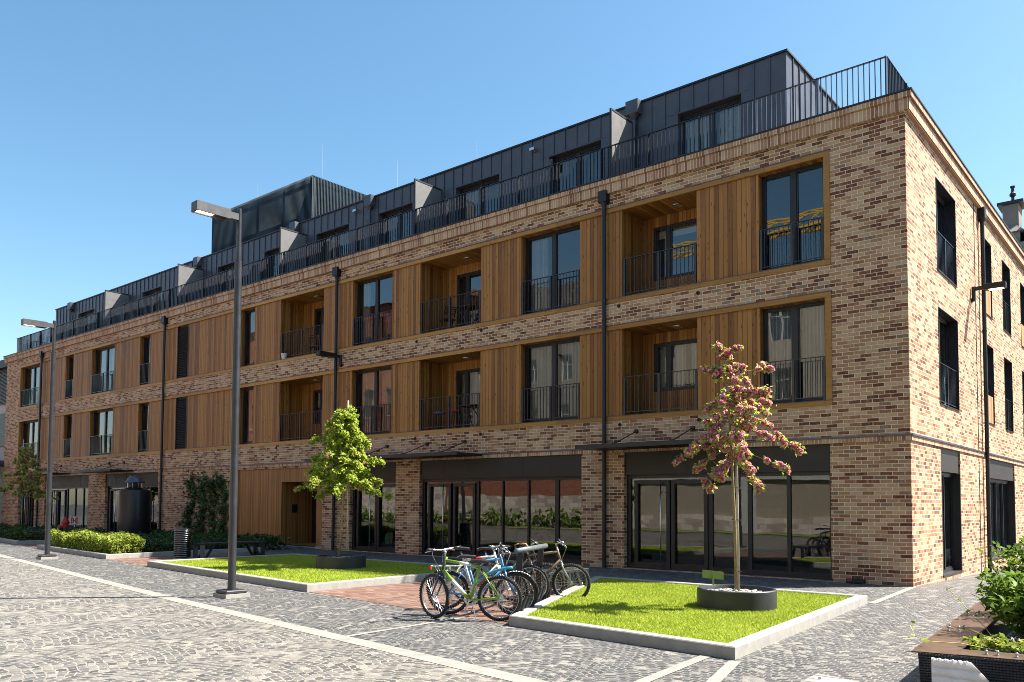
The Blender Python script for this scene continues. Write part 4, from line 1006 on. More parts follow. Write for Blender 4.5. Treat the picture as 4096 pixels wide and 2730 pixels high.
# ------------------------------------------------------------------ hedges and vine
def hedge(label, poly, z0, h, n, mat, sz, bump=.1):
    P = np.array(poly); lo, hi = P.min(0), P.max(0); Q = lo+RNG.random((n*3, 2))*(hi-lo); Q = Q[in_poly(Q, poly)][:n]
    lump = bump*(np.sin(Q[:, 0]*5.3+np.sin(Q[:, 1]*4))+np.sin(Q[:, 1]*6.1+Q[:, 0]*2.2))*.5
    ctr = P.mean(0); top = h+lump; u = RNG.random(len(Q)); z = z0+top*(1-u**2.2*.95)
    C = np.c_[Q, z]+RNG.normal(size=(len(Q), 3))*.03
    t = thing('hedge', label, 'hedge', (0, 0, 0), group='low hedges in the planting beds')
    cloud('foliage', C, sz, mat, t, nrm=(.1, 0, .7)); m = MB()
    for k in range(70):
        i = random.randrange(len(Q)); m.tube([(Q[i][0], Q[i][1], z0-.02), (Q[i][0]+random.gauss(0, .06), Q[i][1]+random.gauss(0, .06), z0+h*.7)], .006, 4)
    m.build('stems', M_bark, t)
hedge('bright yellow green hedge at the front of the bed behind the far lamp post', [(-27.0, -6.6), (-20.35, -7.3), (-20.6, -6.2), (-27, -5.3)], .1, .47, 22000, M_hedge, .052, .1)
hedge('dark green hedge around the black tank behind the bright hedge', [(-27.0, -5.2), (-20.6, -6.1), (-20.6, -2.4), (-27, -2.4)], .1, .26, 15000, M_leafdk, .06, .12)
hedge('dark hedge in the farthest bed at the left edge', [(-45.5, -4.0), (-31.1, -6.0), (-31.1, -2.5), (-45.5, -2.5)], .1, .32, 16000, M_leafdk, .075, .12)
hedge('low dark ground cover under the climbing plant', [(-27.2, -2.1), (-25.6, -2.1), (-20.6, -2.1), (-20.6, -.9), (-31, -.6), (-31, -2.1)], .0, .4, 6000, M_leafdk, .09)
v = thing('climbing_plant', 'dark green climbing plant spread over the brick wall left of the timber entrance', 'climbing plant', (0, 0, 0))
C = []; m = MB()
cols = [(-29.3, [(-29.0, .2), (-29.4, .8), (-29.2, 1.3), (-28.6, 1.9), (-29.1, 2.4), (-28.9, 2.75)]), (-28.2, [(-28.1, .1), (-28.3, .6), (-28.1, 1.1), (-27.8, 1.6), (-28.2, 2.2), (-27.9, 2.8)]), (-27.2, [(-27.4, 0), (-27.1, .6), (-27.3, 1.1), (-27.0, 1.9), (-27.5, 2.3), (-27.3, 2.5)]), (-26.4, [(-26.9, .1), (-26.4, .6), (-26.5, 1.2), (-26.3, 1.8), (-26.6, 2.4), (-26.8, 2.75)])]
for _, pts in cols:
    m.tube([(x, -.03, z) for x, z in pts], .014, 5)
    for k in range(430):
        i = random.randrange(len(pts)-1); u = random.random(); x = pts[i][0]+(pts[i+1][0]-pts[i][0])*u; z = pts[i][1]+(pts[i+1][1]-pts[i][1])*u
        th = .1+.16*abs(math.sin(z*2.4+x)); C.append((x+random.gauss(0, th), -.05-abs(random.gauss(0, .08)), max(.05, z+random.gauss(0, .12))))
m.build('stem', M_bark, v); cloud('foliage', C, .11, M_leafdk, v, nrm=(0, -.9, .35))

# ------------------------------------------------------------------ foreground planter at the right edge
fp = thing('street_planter', 'concrete planter with rusty steel rim and torn white board in the right foreground', 'planter')
ZP = .42; ox0, ox1 = 2.69, 2.14; oy0, oy1 = -10.85, -2.9           # outer left rim line
rim = lambda x, y: (x, y)
m = MB()
def slab(mb, pts, z0, z1):
    n = len(pts); mb.raw([(x, y, z0) for x, y in pts]+[(x, y, z1) for x, y in pts], [tuple(range(n))[::-1], tuple(range(n, 2*n))]+[(i, (i+1) % n, n+(i+1) % n, n+i) for i in range(n)])
slab(m, [(2.74, -10.75), (2.86, -10.77), (2.3, -2.75), (2.2, -2.75)], -.1, ZP-.03); slab(m, [(2.86, -10.77), (4.6, -10.45), (4.58, -10.33), (2.85, -10.62)], -.1, ZP-.03); slab(m, [(4.5, -10.4), (4.62, -10.4), (4.1, -2.6), (4.0, -2.6)], -.1, ZP-.03); slab(m, [(2.2, -2.75), (4.1, -2.6), (4.1, -2.48), (2.2, -2.63)], -.1, ZP-.03)
m.build('wall', M_conc, fp)
m = MB(); slab(m, [(2.66, -10.82), (3.0, -10.76), (2.5, -2.72), (2.12, -2.75)], ZP, ZP+.012); slab(m, [(3.0, -10.76), (4.7, -10.46), (4.66, -10.15), (2.985, -10.44)], ZP+.001, ZP+.014); m.build('steel_rim', M_corten, fp)
m = MB(); slab(m, [(2.8, -10.6), (4.5, -10.3), (4.0, -2.65), (2.3, -2.7)], .0, ZP-.14); m.build('soil', M_soil, fp)
m = MB()
for k in range(500):
    x = random.uniform(2.95, 4.3); y = random.uniform(-10.3, -7.5); s = random.uniform(.015, .035); z = ZP-.13
    m.raw([(x-s, y, z), (x, y-s, z), (x+s, y, z), (x, y+s, z), (x, y, z+s)], [(0, 1, 4), (1, 2, 4), (2, 3, 4), (3, 0, 4)])
tag(m.build('gravel', M_pebble, fp), kind='stuff')
for x, y in ((2.63, -9.28), (2.6, -9.08), (2.71, -9.2), (2.72, -9.05), (2.52, -7.83), (2.5, -7.68), (2.6, -7.8), (2.61, -7.64), (2.41, -6.32), (2.4, -6.16), (2.5, -6.26), (2.51, -6.1), (3.2, -10.6), (3.28, -10.58), (3.42, -10.58), (3.55, -10.5)):
    m = MB(); m.lathe([(.013, ZP+.012), (.013, ZP+.022), (.007, ZP+.024), (.007, ZP+.034), (.014, ZP+.036), (.013, ZP+.05), (.003, ZP+.056)], 12, (x, y, 0)); m.build('bolt', M_steel, fp, True)
# wrinkled black foil on the end wall and the torn board over it
def wrinkle(name, pts_top, pts_bot, y_off, mat, nx=40, nz=14, amp=.02, thick=.004, tear=0.):
    m = MB(); a0, a1 = Vector(pts_top[0]), Vector(pts_top[1]); b0, b1 = Vector(pts_bot[0]), Vector(pts_bot[1]); g = []
    nrm = (a1-a0).cross(Vector((0, 0, 1))).normalized()
    for i in range(nx+1):
        u = i/nx; row = []
        for j in range(nz+1):
            v_ = j/nz; p = (a0*(1-u)+a1*u)*(1-v_)+(b0*(1-u)+b1*u)*v_
            wv = math.sin(u*13+v_*5)*.5+math.sin(u*27-v_*3+2)*.25+math.sin(u*6-v_*7)*.4
            p = p+nrm*(y_off+amp*(wv+.9)); 
            if tear and j == 0: p.z += tear*(math.sin(u*37)+.6*math.sin(u*91+1))
            row.append(p)
        g.append(row)
    for i in range(nx):
        for j in range(nz): m.face([g[i][j], g[i+1][j], g[i+1][j+1], g[i][j+1]])
    o = m.build(name, mat, fp, True); o.modifiers.new('th', 'SOLIDIFY').thickness = thick
wrinkle('black_foil', [(2.72, -10.83, ZP+.01), (4.62, -10.5, ZP+.005)], [(2.74, -10.8, -.02), (4.62, -10.47, -.02)], .02, M_foil, 80, 20, amp=.004)
wrinkle('torn_board', [(2.83, -10.84, ZP-.015), (3.12, -10.79, ZP-.02)], [(2.83, -10.84, -.02), (3.55, -10.72, -.1)], .06, M_board, 60, 6, 0., .012, .004)
m = MB(); m.face([(2.735, -10.78, 0), (2.69, -10.4, 0), (2.69, -10.4, ZP-.04), (2.735, -10.78, ZP-.04)]); m.build('side_board', M_whiteren, fp)

def shrub(label, base, r, h, n, mat, sz, seed, stems=16):
    random.seed(seed); t = thing('shrub', label, 'shrub', base, group='leafy shrubs in the street planter'); m = MB(); C = []
    for k in range(stems):
        a = random.random()*2*PI; q = r*random.uniform(.25, 1); hh = h*random.uniform(.6, 1.05)
        p0 = Vector((.12*math.cos(a), .12*math.sin(a), 0)); p2 = Vector((q*math.cos(a), q*math.sin(a), hh)); p1 = Vector((p2.x*.45, p2.y*.45, hh*.65)); pts = [p0*(1-u)**2+p1*2*u*(1-u)+p2*u*u for u in np.linspace(0, 1, 8)]
        m.tube(pts, [.008*(1-.7*i/7) for i in range(8)], 5)
        for j in range(n//stems):
            u = random.uniform(.15, 1)**.7; c = p0*(1-u)**2+p1*2*u*(1-u)+p2*u*u; C.append((c.x+random.gauss(0, .07), c.y+random.gauss(0, .07), c.z+random.gauss(0, .05)))
    m.build('stems', M_bark, t, True); cloud('foliage', C, sz, mat, t, nrm=(.2, .1, .8), aspect=2.0, curl=.35)
shrub('leafy green shrub at the near end of the street planter', (3.55, -9.0, ZP-.14), .72, .72, 9000, M_shrub, .048, 3, 60)
shrub('taller leafy green shrub in the middle of the street planter', (3.45, -7.4, ZP-.14), .72, .98, 8000, M_shrub, .05, 5, 54)
shrub('bright leafy shrub at the back of the street planter', (3.3, -5.6, ZP-.14), .68, 1.05, 6000, M_shrub, .054, 9, 44)
cv = thing('creeper', 'yellow green creeper with runners trailing over the planter rim', 'creeper', (0, 0, 0))
m = MB(); C = []
runs = [[(3.25, -10.25, ZP), (2.95, -10.35, ZP+.05), (2.72, -10.5, ZP+.06), (2.6, -10.45, ZP+.09), (2.52, -10.28, ZP+.16)], [(3.2, -10.0, ZP), (3.0, -9.5, ZP+.1), (2.75, -8.9, ZP+.17), (2.62, -8.7, ZP+.27), (2.5, -8.6, ZP+.36)], [(3.3, -10.2, ZP), (3.1, -9.9, ZP+.06), (2.95, -9.9, ZP+.12)], [(3.35, -10.2, ZP), (3.5, -10.3, ZP+.1), (3.55, -10.4, ZP+.06)], [(3.4, -10.1, ZP), (3.2, -10.25, ZP+.1), (3.1, -10.3, ZP+.08)]]
for i, r_ in enumerate(runs):
    m.tube(r_, .004, 5)
    for k in range(6 if i < 2 else 0):
        p = Vector(r_[2+k % 3]); C.append((p.x+random.gauss(0, .02), p.y+random.gauss(0, .02), p.z+random.gauss(.01, .012)))
m.build('runner', plain('creeper_stem', (.4, .36, .08), .6, 0, .2, 20), cv, True)
H = [(3.0+.5*random.random()+.0, -10.28+.42*random.random(), ZP-.02+.13*random.random()) for k in range(52)]
for h in H:
    for j in range(7):
        a = random.random()*2*PI; C.append((h[0]+.035*math.cos(a), h[1]+.035*math.sin(a), h[2]-.012*random.random()))
cloud('foliage', C, .036, leaf_mat('creeper_leaf', [(0, (.1, .17, .015)), (.5, (.25, .33, .03)), (1, (.42, .42, .05))]), cv, nrm=(0, -.2, .9), aspect=2.1)
# edge of a low timber deck with a white strip, bottom edge of the view
dk = thing('timber_deck_box', 'grey weathered timber box with white strips at the bottom edge', 'box', (0, 0, 0))
m = MB(); slab(m, [(2.17, -12.3), (2.15, -11.66), (3.1, -11.95), (3.4, -13.2), (2.3, -13.2)], .0, .3); m.build('body', M_oldwood, dk)
m = MB(); slab(m, [(2.26, -11.86), (2.44, -11.8), (2.95, -11.98), (2.95, -12.7), (2.33, -12.7)], .301, .308); m.build('white_strip', M_white, dk)
m = MB(); m.lathe([(.012, .301), (.012, .306)], 10, (2.235, -11.86, 0)); m.build('screw', M_black, dk)

# ------------------------------------------------------------------ balcony furniture
def folding_chair(label, loc, rz, mat, grp='chairs and stools on the balconies'):
    t = thing('folding_chair', label, 'chair', loc, rz, grp); m = MB()
    for s in (-.2, .2):
        l = MB(); l.bar((s, -.2, 0), (s, .2, .45), .025, .03, (1, 0, 0)); l.build('leg', mat, t); l = MB(); l.bar((s, .22, 0), (s, -.22, .88), .025, .03, (1, 0, 0)); l.build('back_post', mat, t)
    for k in range(6): m.box(-.22, .22, -.2+k*.07, -.15+k*.07, .44, .46)
    m.build('seat', mat, t); m = MB()
    for k in range(5): m.bar((-.2, -.1-.022*k*1.0, .62+.055*k), (.2, -.1-.022*k, .62+.055*k), .035, .012, (0, .4, 1))
    m.build('backrest', mat, t); return t
M_dkwood = plain('dark_furniture_wood', (.045, .022, .015), .5, 0, .3, 6); M_redwood = plain('reddish_furniture_wood', (.14, .05, .03), .5, 0, .3, 6)
zt, zs = 7.225, 4.035
folding_chair('dark slatted folding chair at the left of the middle upper balcony', (-14.1, .5, zt), 1.3, M_dkwood)
folding_chair('dark slatted folding chair at the right of the middle upper balcony', (-12.6, .6, zt), -1.7, M_dkwood)
def small_table(label, loc, mat, w=.32, h=.72):
    t = thing('balcony_table', label, 'table', loc, 0, 'tables on the balconies')
    m = MB(); m.box(-w, w, -w, w, h, h+.025); m.build('tabletop', mat, t)
    for s in (-1, 1):
        m = MB(); m.bar((-w*.8, s*w*.8, 0), (w*.8, s*w*.8, h), .025, .025, (0, 1, 0)); m.build('leg', mat, t); m = MB(); m.bar((w*.8, s*w*.75, 0), (-w*.8, s*w*.75, h), .025, .025, (0, 1, 0)); m.build('leg', mat, t)
small_table('small dark folding table on the middle upper balcony', (-13.2, .55, zt), M_dkwood)
small_table('dark wooden table on the middle lower balcony', (-13.0, .6, zs), M_dkwood, .4)
folding_chair('reddish slatted chair on the left upper balcony', (-21.3, .6, zt), .6, M_redwood); folding_chair('reddish slatted chair by the door of the left upper balcony', (-20.5, .6, zt), -.4, M_redwood)
def stool(label, loc, mat):
    t = thing('round_stool', label, 'stool', loc, 0, 'chairs and stools on the balconies'); m = MB(); m.lathe([(.17, .58), (.19, .6), (.19, .63), (.16, .645)], 20); m.build('seat', mat, t, 'auto')
    for a in (.4, 2., 3.5, 5.1):
        m = MB(); m.tube([(.2*math.cos(a), .2*math.sin(a), 0), (.1*math.cos(a), .1*math.sin(a), .585)], .014, 6); m.build('leg', mat if 0 else M_anth, t)
M_sred = plain('red_vinyl', (.5, .02, .02), .4, 0, .15, 8); M_sblue = plain('blue_vinyl', (.08, .16, .36), .4, 0, .15, 8)
stool('blue round stool on the middle lower balcony', (-14.45, .5, zs), M_sblue); stool('red round stool in the middle of the lower balcony', (-13.65, .45, zs), M_sred); stool('red round stool at the right of the lower balcony', (-12.5, .5, zs), M_sred)
t = thing('flower_pot', 'small white flower pot on the edge of the left upper balcony', 'flower pot', (-22.42, -.01, zt+.0))
m = MB(); m.lathe([(.085, .0), (.12, .2), (.125, .22), (.11, .222), (.1, .17)], 20); m.build('pot', M_white, t, 'auto'); m = MB(); m.lathe([(.1, .17), (.01, .18)], 16); m.build('soil', M_soil, t)

# ------------------------------------------------------------------ a person inside the left shop door
def person():
    t = thing('person', 'person in a dark jacket and cap carrying bags behind the shop door glass', 'person', (-16.45, .42, .03), .5)
    me = bpy.data.meshes.new('body'); o = bpy.data.objects.new('body', me); COL.objects.link(o); o.parent = t
    V = [(0, 0, .92), (0, 0, 1.12), (0, .01, 1.36), (0, .0, 1.46), (.0, .01, 1.54), (0, .03, 1.66), (0, .02, 1.74), (.19, 0, 1.38), (.25, .02, 1.1), (.25, .1, .85), (.25, .12, .78), (-.19, 0, 1.38), (-.25, .03, 1.1), (-.22, .12, .87), (-.22, .14, .8),
         (.09, 0, .88), (.1, .04, .5), (.1, 0, .08), (.1, .12, .03), (-.09, 0, .88), (-.1, -.02, .5), (-.1, -.1, .08), (-.1, .03, .03)]
    E_ = [(0, 1), (1, 2), (2, 3), (3, 4), (4, 5), (5, 6), (2, 7), (7, 8), (8, 9), (9, 10), (2, 11), (11, 12), (12, 13), (13, 14), (0, 15), (15, 16), (16, 17), (17, 18), (0, 19), (19, 20), (20, 21), (21, 22)]
    R = [.15, .145, .16, .07, .055, .1, .085, .075, .05, .038, .035, .075, .05, .038, .035, .095, .065, .045, .035, .095, .065, .045, .035]
    me.from_pydata(V, E_, []); md = o.modifiers.new('skin', 'SKIN')
    for i, sv in enumerate(me.skin_vertices[0].data): sv.radius = (R[i], R[i]*.85 if i in (0, 1, 2) else R[i]); sv.use_root = (i == 0)
    o.modifiers.new('sub', 'SUBSURF').levels = 2; o.modifiers['sub'].render_levels = 2
    me.materials.append(plain('skin', (.42, .24, .16), .6, 0, .15, 9))
    cl = plain('dark_jacket', (.03, .04, .03), .8, 0, .3, 12)
    m = MB(); prof = [(.2, .72), (.215, .9), (.2, 1.1), (.225, 1.3), (.19, 1.43), (.08, 1.5)]
    for r_, z in prof:
        for k in range(16): a = 2*PI*k/16; m.v.append((r_*1.05*math.cos(a), r_*.78*math.sin(a), z))
    for i in range(5):
        for k in range(16): m.f.append((i*16+k, i*16+(k+1) % 16, i*16+16+(k+1) % 16, i*16+16+k)); m.m.append(0)
    for s in (1, -1): m.tube([(s*.17, 0, 1.42), (s*.235, .01, 1.25), (s*.26, .02, 1.08), (s*.25, .1, .88)], [.085, .08, .068, .055], 10)
    m.build('jacket', cl, t, True)
    m = MB()
    for s in (1, -1): m.tube([(s*.09, 0, .9), (s*.1, .02, .5), (s*.1, 0 if s > 0 else -.08, .1)], [.115, .085, .07], 10)
    m.build('trousers', plain('dark_trousers', (.02, .022, .03), .8, 0, .3, 12), t, True)
    m = MB(); m.lathe([(.112, 1.68), (.118, 1.72), (.1, 1.79), (.05, 1.82)], 16, (0, .02, 0)); m.bar((0, .1, 1.69), (0, .22, 1.67), .15, .012); m.build('cap', cl, t, 'auto')
    hand = MB()
    for s in (1, -1):
        for k in range(5): hand.tube([(s*.25, .09+.018*k, .8), (s*.245, .09+.018*k, .745-.006*(k % 3)), (s*.225, .09+.018*k, .73)], .008, 5)
    hand.build('fingers', me.materials[0], t, True)
    return t
person()
def bag(label, loc, mat):
    t = thing('carrier_bag', label, 'bag', loc, .5, 'bags carried by the person'); m = MB(); m.lathe([(.1, .0), (.15, .05), (.17, .2), (.12, .34), (.05, .4)], 14); m.build('sack', mat, t, True); m = MB(); m.tube([(-.04, 0, .38), (-.02, 0, .48), (.02, 0, .48), (.04, 0, .38)], .006, 5); m.build('handle', mat, t)
P0 = Vector((-16.45, .42, 0)); R5 = Matrix.Rotation(.5, 3, 'Z')
for s, l, mt in ((1, 'pale blue carrier bag held by the person', plain('pale_bag', (.45, .5, .6), .6, 0, .1, 9)), (-1, 'green carrier bag held by the person', plain('green_bag', (.12, .35, .25), .6, 0, .1, 9))):
    p = P0+R5 @ Vector((s*.235, .125, 0)); bag(l, (p.x, p.y, .29), mt)

# ------------------------------------------------------------------ neighbours
nb = thing('neighbour_building', 'white and dark louvred building beyond the left end of the brick building', 'building', (0, 0, 0))
m = MB(); m.box(-75, -51.9, 1.0, 25, 0, 10.2); m.build('wall', M_whiteren, nb)
m = MB(); m.box(-75.2, -51.7, .6, 25, 10.2, 10.7); m.build('roof_edge', M_fascia, nb)
m = MB()
for k in range(26): m.box(-74, -51.95, .9, .97, 7.9+k*.09, 7.95+k*.09)
m.build('louvre_panel', M_black, nb)
m = MB(); m.box(-74, -51.95, .85, .99, 5.2, 7.3); m.build('window_band', M_anth, nb)
m = MB(); m.box(-74, -51.95, .8, .99, 1.0, 3.4); m.build('window_band', M_anth, nb)
m = MB(); m.box(-75, -51.3, -1.6, 1.0, 3.9, 4.15); m.build('porch_roof', M_flash, nb)
for x in (-51.5, -54, -57):
    m = MB(); m.box(x-.06, x+.06, -1.55, -1.43, 0, 3.9); m.build('porch_post', M_anth, nb)
m = MB(); m.face([(-57, -1.49, .1), (-51.5, -1.49, .1), (-51.5, -1.49, 3.9), (-57, -1.49, 3.9)]); m.build('porch_glass', M_glass, nb)

def block(name, label, x0, x1, y0, y1, z, mat, facing, wins, wsz, arch=False, plinth=None, roof=None, cat='building', depth=.25):
    """street block with real recessed windows on its facing wall ('y+' or 'y-')"""
    t = thing(name, label, cat, (0, 0, 0)); yf = y1 if facing == 'y+' else y0; inw = -1 if facing == 'y+' else 1
    m = MB(); holes = [(u-wsz[0]/2, u+wsz[0]/2, v, v+wsz[1]) for u, v in wins]
    holed(m, 'y', yf, (x0, x1), (-1, z), holes, depth, inw)
    yb = y0 if facing == 'y+' else y1
    m.face([(x0, y0, -1), (x0, y1, -1), (x0, y1, z), (x0, y0, z)]); m.face([(x1, y0, -1), (x1, y1, -1), (x1, y1, z), (x1, y0, z)]); m.face([(x0, yb, -1), (x1, yb, -1), (x1, yb, z), (x0, yb, z)]); m.face([(x0, y0, z), (x1, y0, z), (x1, y1, z), (x0, y1, z)])
    m.build('wall', mat, t)
    for a, b, c, d in holes:
        f = MB(); y = yf+inw*depth; q = sorted((y, y+inw*.06))
        f.box(a, a+.08, *q, c, d); f.box(b-.08, b, *q, c, d); f.box(a, b, *q, d-.08, d); f.box(a, b, *q, c, c+.08); f.box((a+b)/2-.04, (a+b)/2+.04, *q, c, d); f.box(a, b, *q, c+(d-c)*.62, c+(d-c)*.62+.06)
        fo = f.build('window', M_whiteren if mat is not M_redbrick else M_lamp, t); g = MB(); yy = y+inw*.07; g.box(a, b, min(yy, yy+inw*.02), max(yy, yy+inw*.02), c, d); g.build('pane', M_black if 0 else M_darkpane, fo)
        if arch:
            f = MB(); k = 8; w2 = (b-a)/2+.12; cx = (a+b)/2; ys = yf-inw*.05
            P = [(cx+w2*math.cos(PI*i/k), d-.1+.45*math.sin(PI*i/k)) for i in range(k+1)]; Q = [(cx+(w2-.25)*math.cos(PI*i/k), d-.1+.22*math.sin(PI*i/k)) for i in range(k+1)]
            for i in range(k): f.face([(P[i][0], ys, P[i][1]), (P[i+1][0], ys, P[i+1][1]), (Q[i+1][0], ys, Q[i+1][1]), (Q[i][0], ys, Q[i][1])]); f.face([(P[i][0], ys, P[i][1]), (P[i+1][0], ys, P[i+1][1]), (P[i+1][0], yf, P[i+1][1]), (P[i][0], yf, P[i][1])])
            f.build('arch', M_redbrick, fo)
            f = MB(); q = sorted((yf, yf-inw*.12)); f.box(a-.1, b+.1, *q, c-.12, c); f.build('sill', M_stone, fo)
    if plinth:
        m = MB(); q = sorted((yf, yf-inw*.12)); m.box(x0, x1, *q, -.5, plinth); m.build('plinth', M_stone, t)
    if roof:
        m = MB(); ym = (y0+y1)/2; e = .5
        m.raw([(x0-e, y0-e, z), (x1+e, y0-e, z), (x1+e, y1+e, z), (x0-e, y1+e, z), (x0, ym, z+roof), (x1, ym, z+roof)], [(0, 1, 5, 4), (2, 3, 4, 5), (0, 4, 3), (1, 2, 5), (3, 2, 1, 0)]); m.build('roof', M_rooft, t)
    return t
M_darkpane = plain('dark_window_pane', (.02, .025, .03), .08, 0, .2, 2, spec=.9, bs=0)
old = block('tenement_building', 'weathered grey tenement with a tall chimney behind the right side wall', -6.3, 14, 45, 57, 19.4, M_oldwall, 'y-', [(x, z) for x in (-2, 2, 6, 10) for z in (3, 7, 11, 15)], (1.2, 2.2))
m = MB(); m.box(-6.1, -4.2, 45.3, 49, 19.4, 20.3); m.raw([(-6.4, 45, 20.2), (-3.9, 45, 20.2), (-3.9, 49.2, 20.2), (-6.4, 49.2, 20.2), (-5.9, 45.6, 20.75), (-4.4, 45.6, 20.75), (-4.4, 48.6, 20.75), (-5.9, 48.6, 20.75)], [(0,3,2,1),(4,5,6,7),(0,1,5,4),(1,2,6,5),(2,3,7,6),(3,0,4,7)]); m.build('gable', M_oldwall, old)
m = MB(); m.box(-5.25, -4.3, 45.7, 47.2, 20.6, 22.3); CHM = m.build('chimney', M_grey, old)
m = MB(); m.box(-5.55, -4.0, 45.5, 47.4, 22.3, 22.5); m.lathe([(.1, 22.5), (.1, 22.95), (.2, 23.05), (.2, 23.2), (.1, 23.3), (.1, 23.6), (.16, 23.62), (.16, 23.72)], 12, (-4.7, 46.3, 0)); m.build('chimney_pot', M_anth, CHM)
m = MB(); m.box(-3.9, 3, 45.2, 50, 19.4, 21.0); m.build('attic', M_redbrick, old)
red = block('brick_hall', 'red brick hall with arched windows and a white stone base across the street', -92, -44.5, -52, -31, 20.0, M_redbrick, 'y+', [(x, z) for x in np.arange(-89, -45, 3.1) for z in (4.8, 9.6, 14.4)], (1.25, 2.6), True, 3.3, 3.5)
gb = block('rendered_building', 'tall grey brown building with a brick ground floor across the street', -44, -26.6, -52, -31, 18.4, M_grey, 'y+', [(x, z) for x in np.arange(-42, -28, 3.3) for z in (7.2, 11.)], (1.2, 2.0), False, 2.3)
m = MB(); m.box(-44, -26.6, -31, -30.9, 2.3, 6.2); m.build('brick_storey', M_redbrick, gb)
m = MB()
for x in np.arange(-44, -26.7, .6): m.box(x, x+.02, -31, -30.97, 14.2, 18.3)
m.build('cladding_rib', M_lamp, gb)
crm = block('rendered_building', 'cream building with pale pilasters across the street', -26, -4, -50, -29.5, 15.6, M_cream, 'y+', [(x, z) for x in np.arange(-23.5, -5, 4.4) for z in (3.8, 8.0, 11.8)], (1.3, 2.1), False, 1.0)
m = MB(); m.box(-26.2, -3.8, -29.5, -29.1, 15.4, 15.9); m.box(-26.1, -3.9, -29.5, -29.3, 3.2, 3.45); m.build('cornice', M_whiteren, crm)
for x in (-25.4, -16.9, -8.1):
    m = MB(); m.box(x-.6, x+.6, -29.5, -29.2, 0, 15.4); m.build('pilaster', M_whiteren, crm)
gry = block('grey_building', 'plain grey building across the street', -3.5, 14, -52, -30.5, 12, M_grey, 'y+', [(x, z) for x in np.arange(-1, 13, 3.6) for z in (3.6, 7.2)], (1.3, 2.0))
crm2 = block('rendered_building', 'cream building closing the right end of the street', 18, 40, -30, -8, 13, M_cream, 'y+', [(x, z) for x in np.arange(20, 39, 3.4) for z in (1.2, 5, 9)], (1.3, 2.2))
hedge('row of green bushes at the foot of the brick hall', [(-80, -29.9), (-28, -29.9), (-28, -30.7), (-80, -30.7)], 0, .7, 2600, M_shrub, .24, .6)
LO = [(-34, -27.6), (4, -27.6), (4, -25.2), (-34, -25.2)]
sheet('far_lawn', LO, .03, M_turf)
# tower crane far behind the cream building
cr = thing('tower_crane', 'yellow lattice tower crane far behind the street', 'crane', (-14, -95, 0))
def lattice(mb, a, b, w, step):
    a = Vector(a); b = Vector(b); d = (b-a); n = int(d.length/step); t_ = d.normalized(); u = t_.cross(Vector((0, 0, 1)) if abs(t_.z) < .9 else Vector((1, 0, 0))).normalized(); v_ = t_.cross(u)
    cs = [(-u*.5-v_*.5)*w, (u*.5-v_*.5)*w, (u*.5+v_*.5)*w, (-u*.5+v_*.5)*w]
    for c in cs: mb.bar(a+c, b+c, .25, .25)
    for i in range(n):
        p, q = a+d*(i/n), a+d*((i+1)/n)
        for k in range(4): mb.bar(p+cs[k], q+cs[(k+1) % 4], .13, .13)
m = MB(); lattice(m, (0, 0, 0), (0, 0, 45), 2., 2.2); m.build('mast', M_crane, cr)
m = MB(); lattice(m, (-52, 6, 40), (18, -2, 41.5), 1.9, 2.2); m.build('jib', M_crane, cr)
m = MB(); m.box(12, 17, -3.5, .5, 37, 40); m.build('counterweight', M_grey, cr)

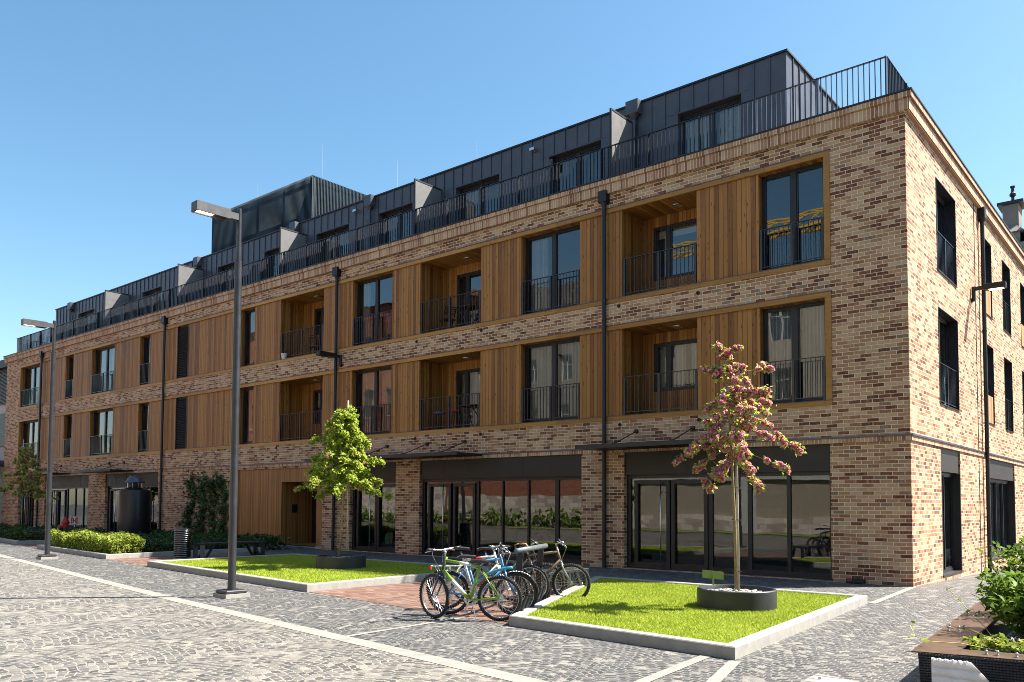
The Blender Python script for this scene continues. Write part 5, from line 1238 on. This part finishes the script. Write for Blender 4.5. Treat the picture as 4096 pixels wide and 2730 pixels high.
# ------------------------------------------------------------------ light, sky, camera
EL, AZ = math.radians(51.5), Vector((.69, .724, 0)).normalized()
sd = Vector((AZ.x*math.cos(EL), AZ.y*math.cos(EL), math.sin(EL)))
sl = bpy.data.lights.new('sun', 'SUN'); sl.energy = 5.0; sl.angle = math.radians(.5); sl.color = (1, .95, .86)
so = bpy.data.objects.new('sun', sl); COL.objects.link(so); so.rotation_euler = sd.to_track_quat('Z', 'Y').to_euler()
W = bpy.data.worlds.new('World'); S.world = W; W.use_nodes = True
nt = W.node_tree; bg = nt.nodes['Background']; sk = nt.nodes.new('ShaderNodeTexSky'); sk.sky_type = 'NISHITA'; sk.sun_disc = False
sk.sun_elevation = EL; sk.sun_rotation = math.atan2(AZ.x, AZ.y); sk.air_density = 1.0; sk.dust_density = .8; sk.ozone_density = .5
hs = nt.nodes.new('ShaderNodeHueSaturation'); hs.inputs['Hue'].default_value = .487; hs.inputs['Saturation'].default_value = 1.2; nt.links.new(sk.outputs[0], hs.inputs['Color']); nt.links.new(hs.outputs[0], bg.inputs[0]); bg.inputs[1].default_value = .075
cd = bpy.data.cameras.new('camera'); co = bpy.data.objects.new('camera', cd); COL.objects.link(co); S.camera = co
CP = [4.625746882033319, -18.611087743171304, 1.6982057917832452, 0.6956858156012338, 0.0477040834141371, 0.004964849463074327, 3292.08578766256, 1857.1785275186544]
yw, pt, rl = CP[3:6]
d = Vector((-math.sin(yw)*math.cos(pt), math.cos(yw)*math.cos(pt), math.sin(pt))); r = Vector((math.cos(yw), math.sin(yw), 0)); u = r.cross(d)
r2 = r*math.cos(rl)+u*math.sin(rl); u2 = u*math.cos(rl)-r*math.sin(rl)
co.matrix_world = Matrix(((r2.x, u2.x, -d.x, CP[0]), (r2.y, u2.y, -d.y, CP[1]), (r2.z, u2.z, -d.z, CP[2]), (0, 0, 0, 1)))
cd.sensor_width = 36; cd.lens = 36*CP[6]/4096; cd.shift_y = (CP[7]-1365)/4096; cd.clip_end = 2000; cd.clip_start = .05
vs_ = S.view_settings; vs_.view_transform = 'Standard'; vs_.look = 'None'; vs_.exposure = 1.62; vs_.gamma = 1; vs_.use_curve_mapping = False
cy = S.cycles; cy.filter_width = .9; cy.max_bounces = 7; cy.diffuse_bounces = 1; cy.glossy_bounces = 4; cy.transparent_max_bounces = 12; cy.transmission_bounces = 4; cy.use_denoising = True; cy.sample_clamp_indirect = 6
for o in S.objects:                                                  # plain round-offs: recalc normals outward for closed pieces
    pass
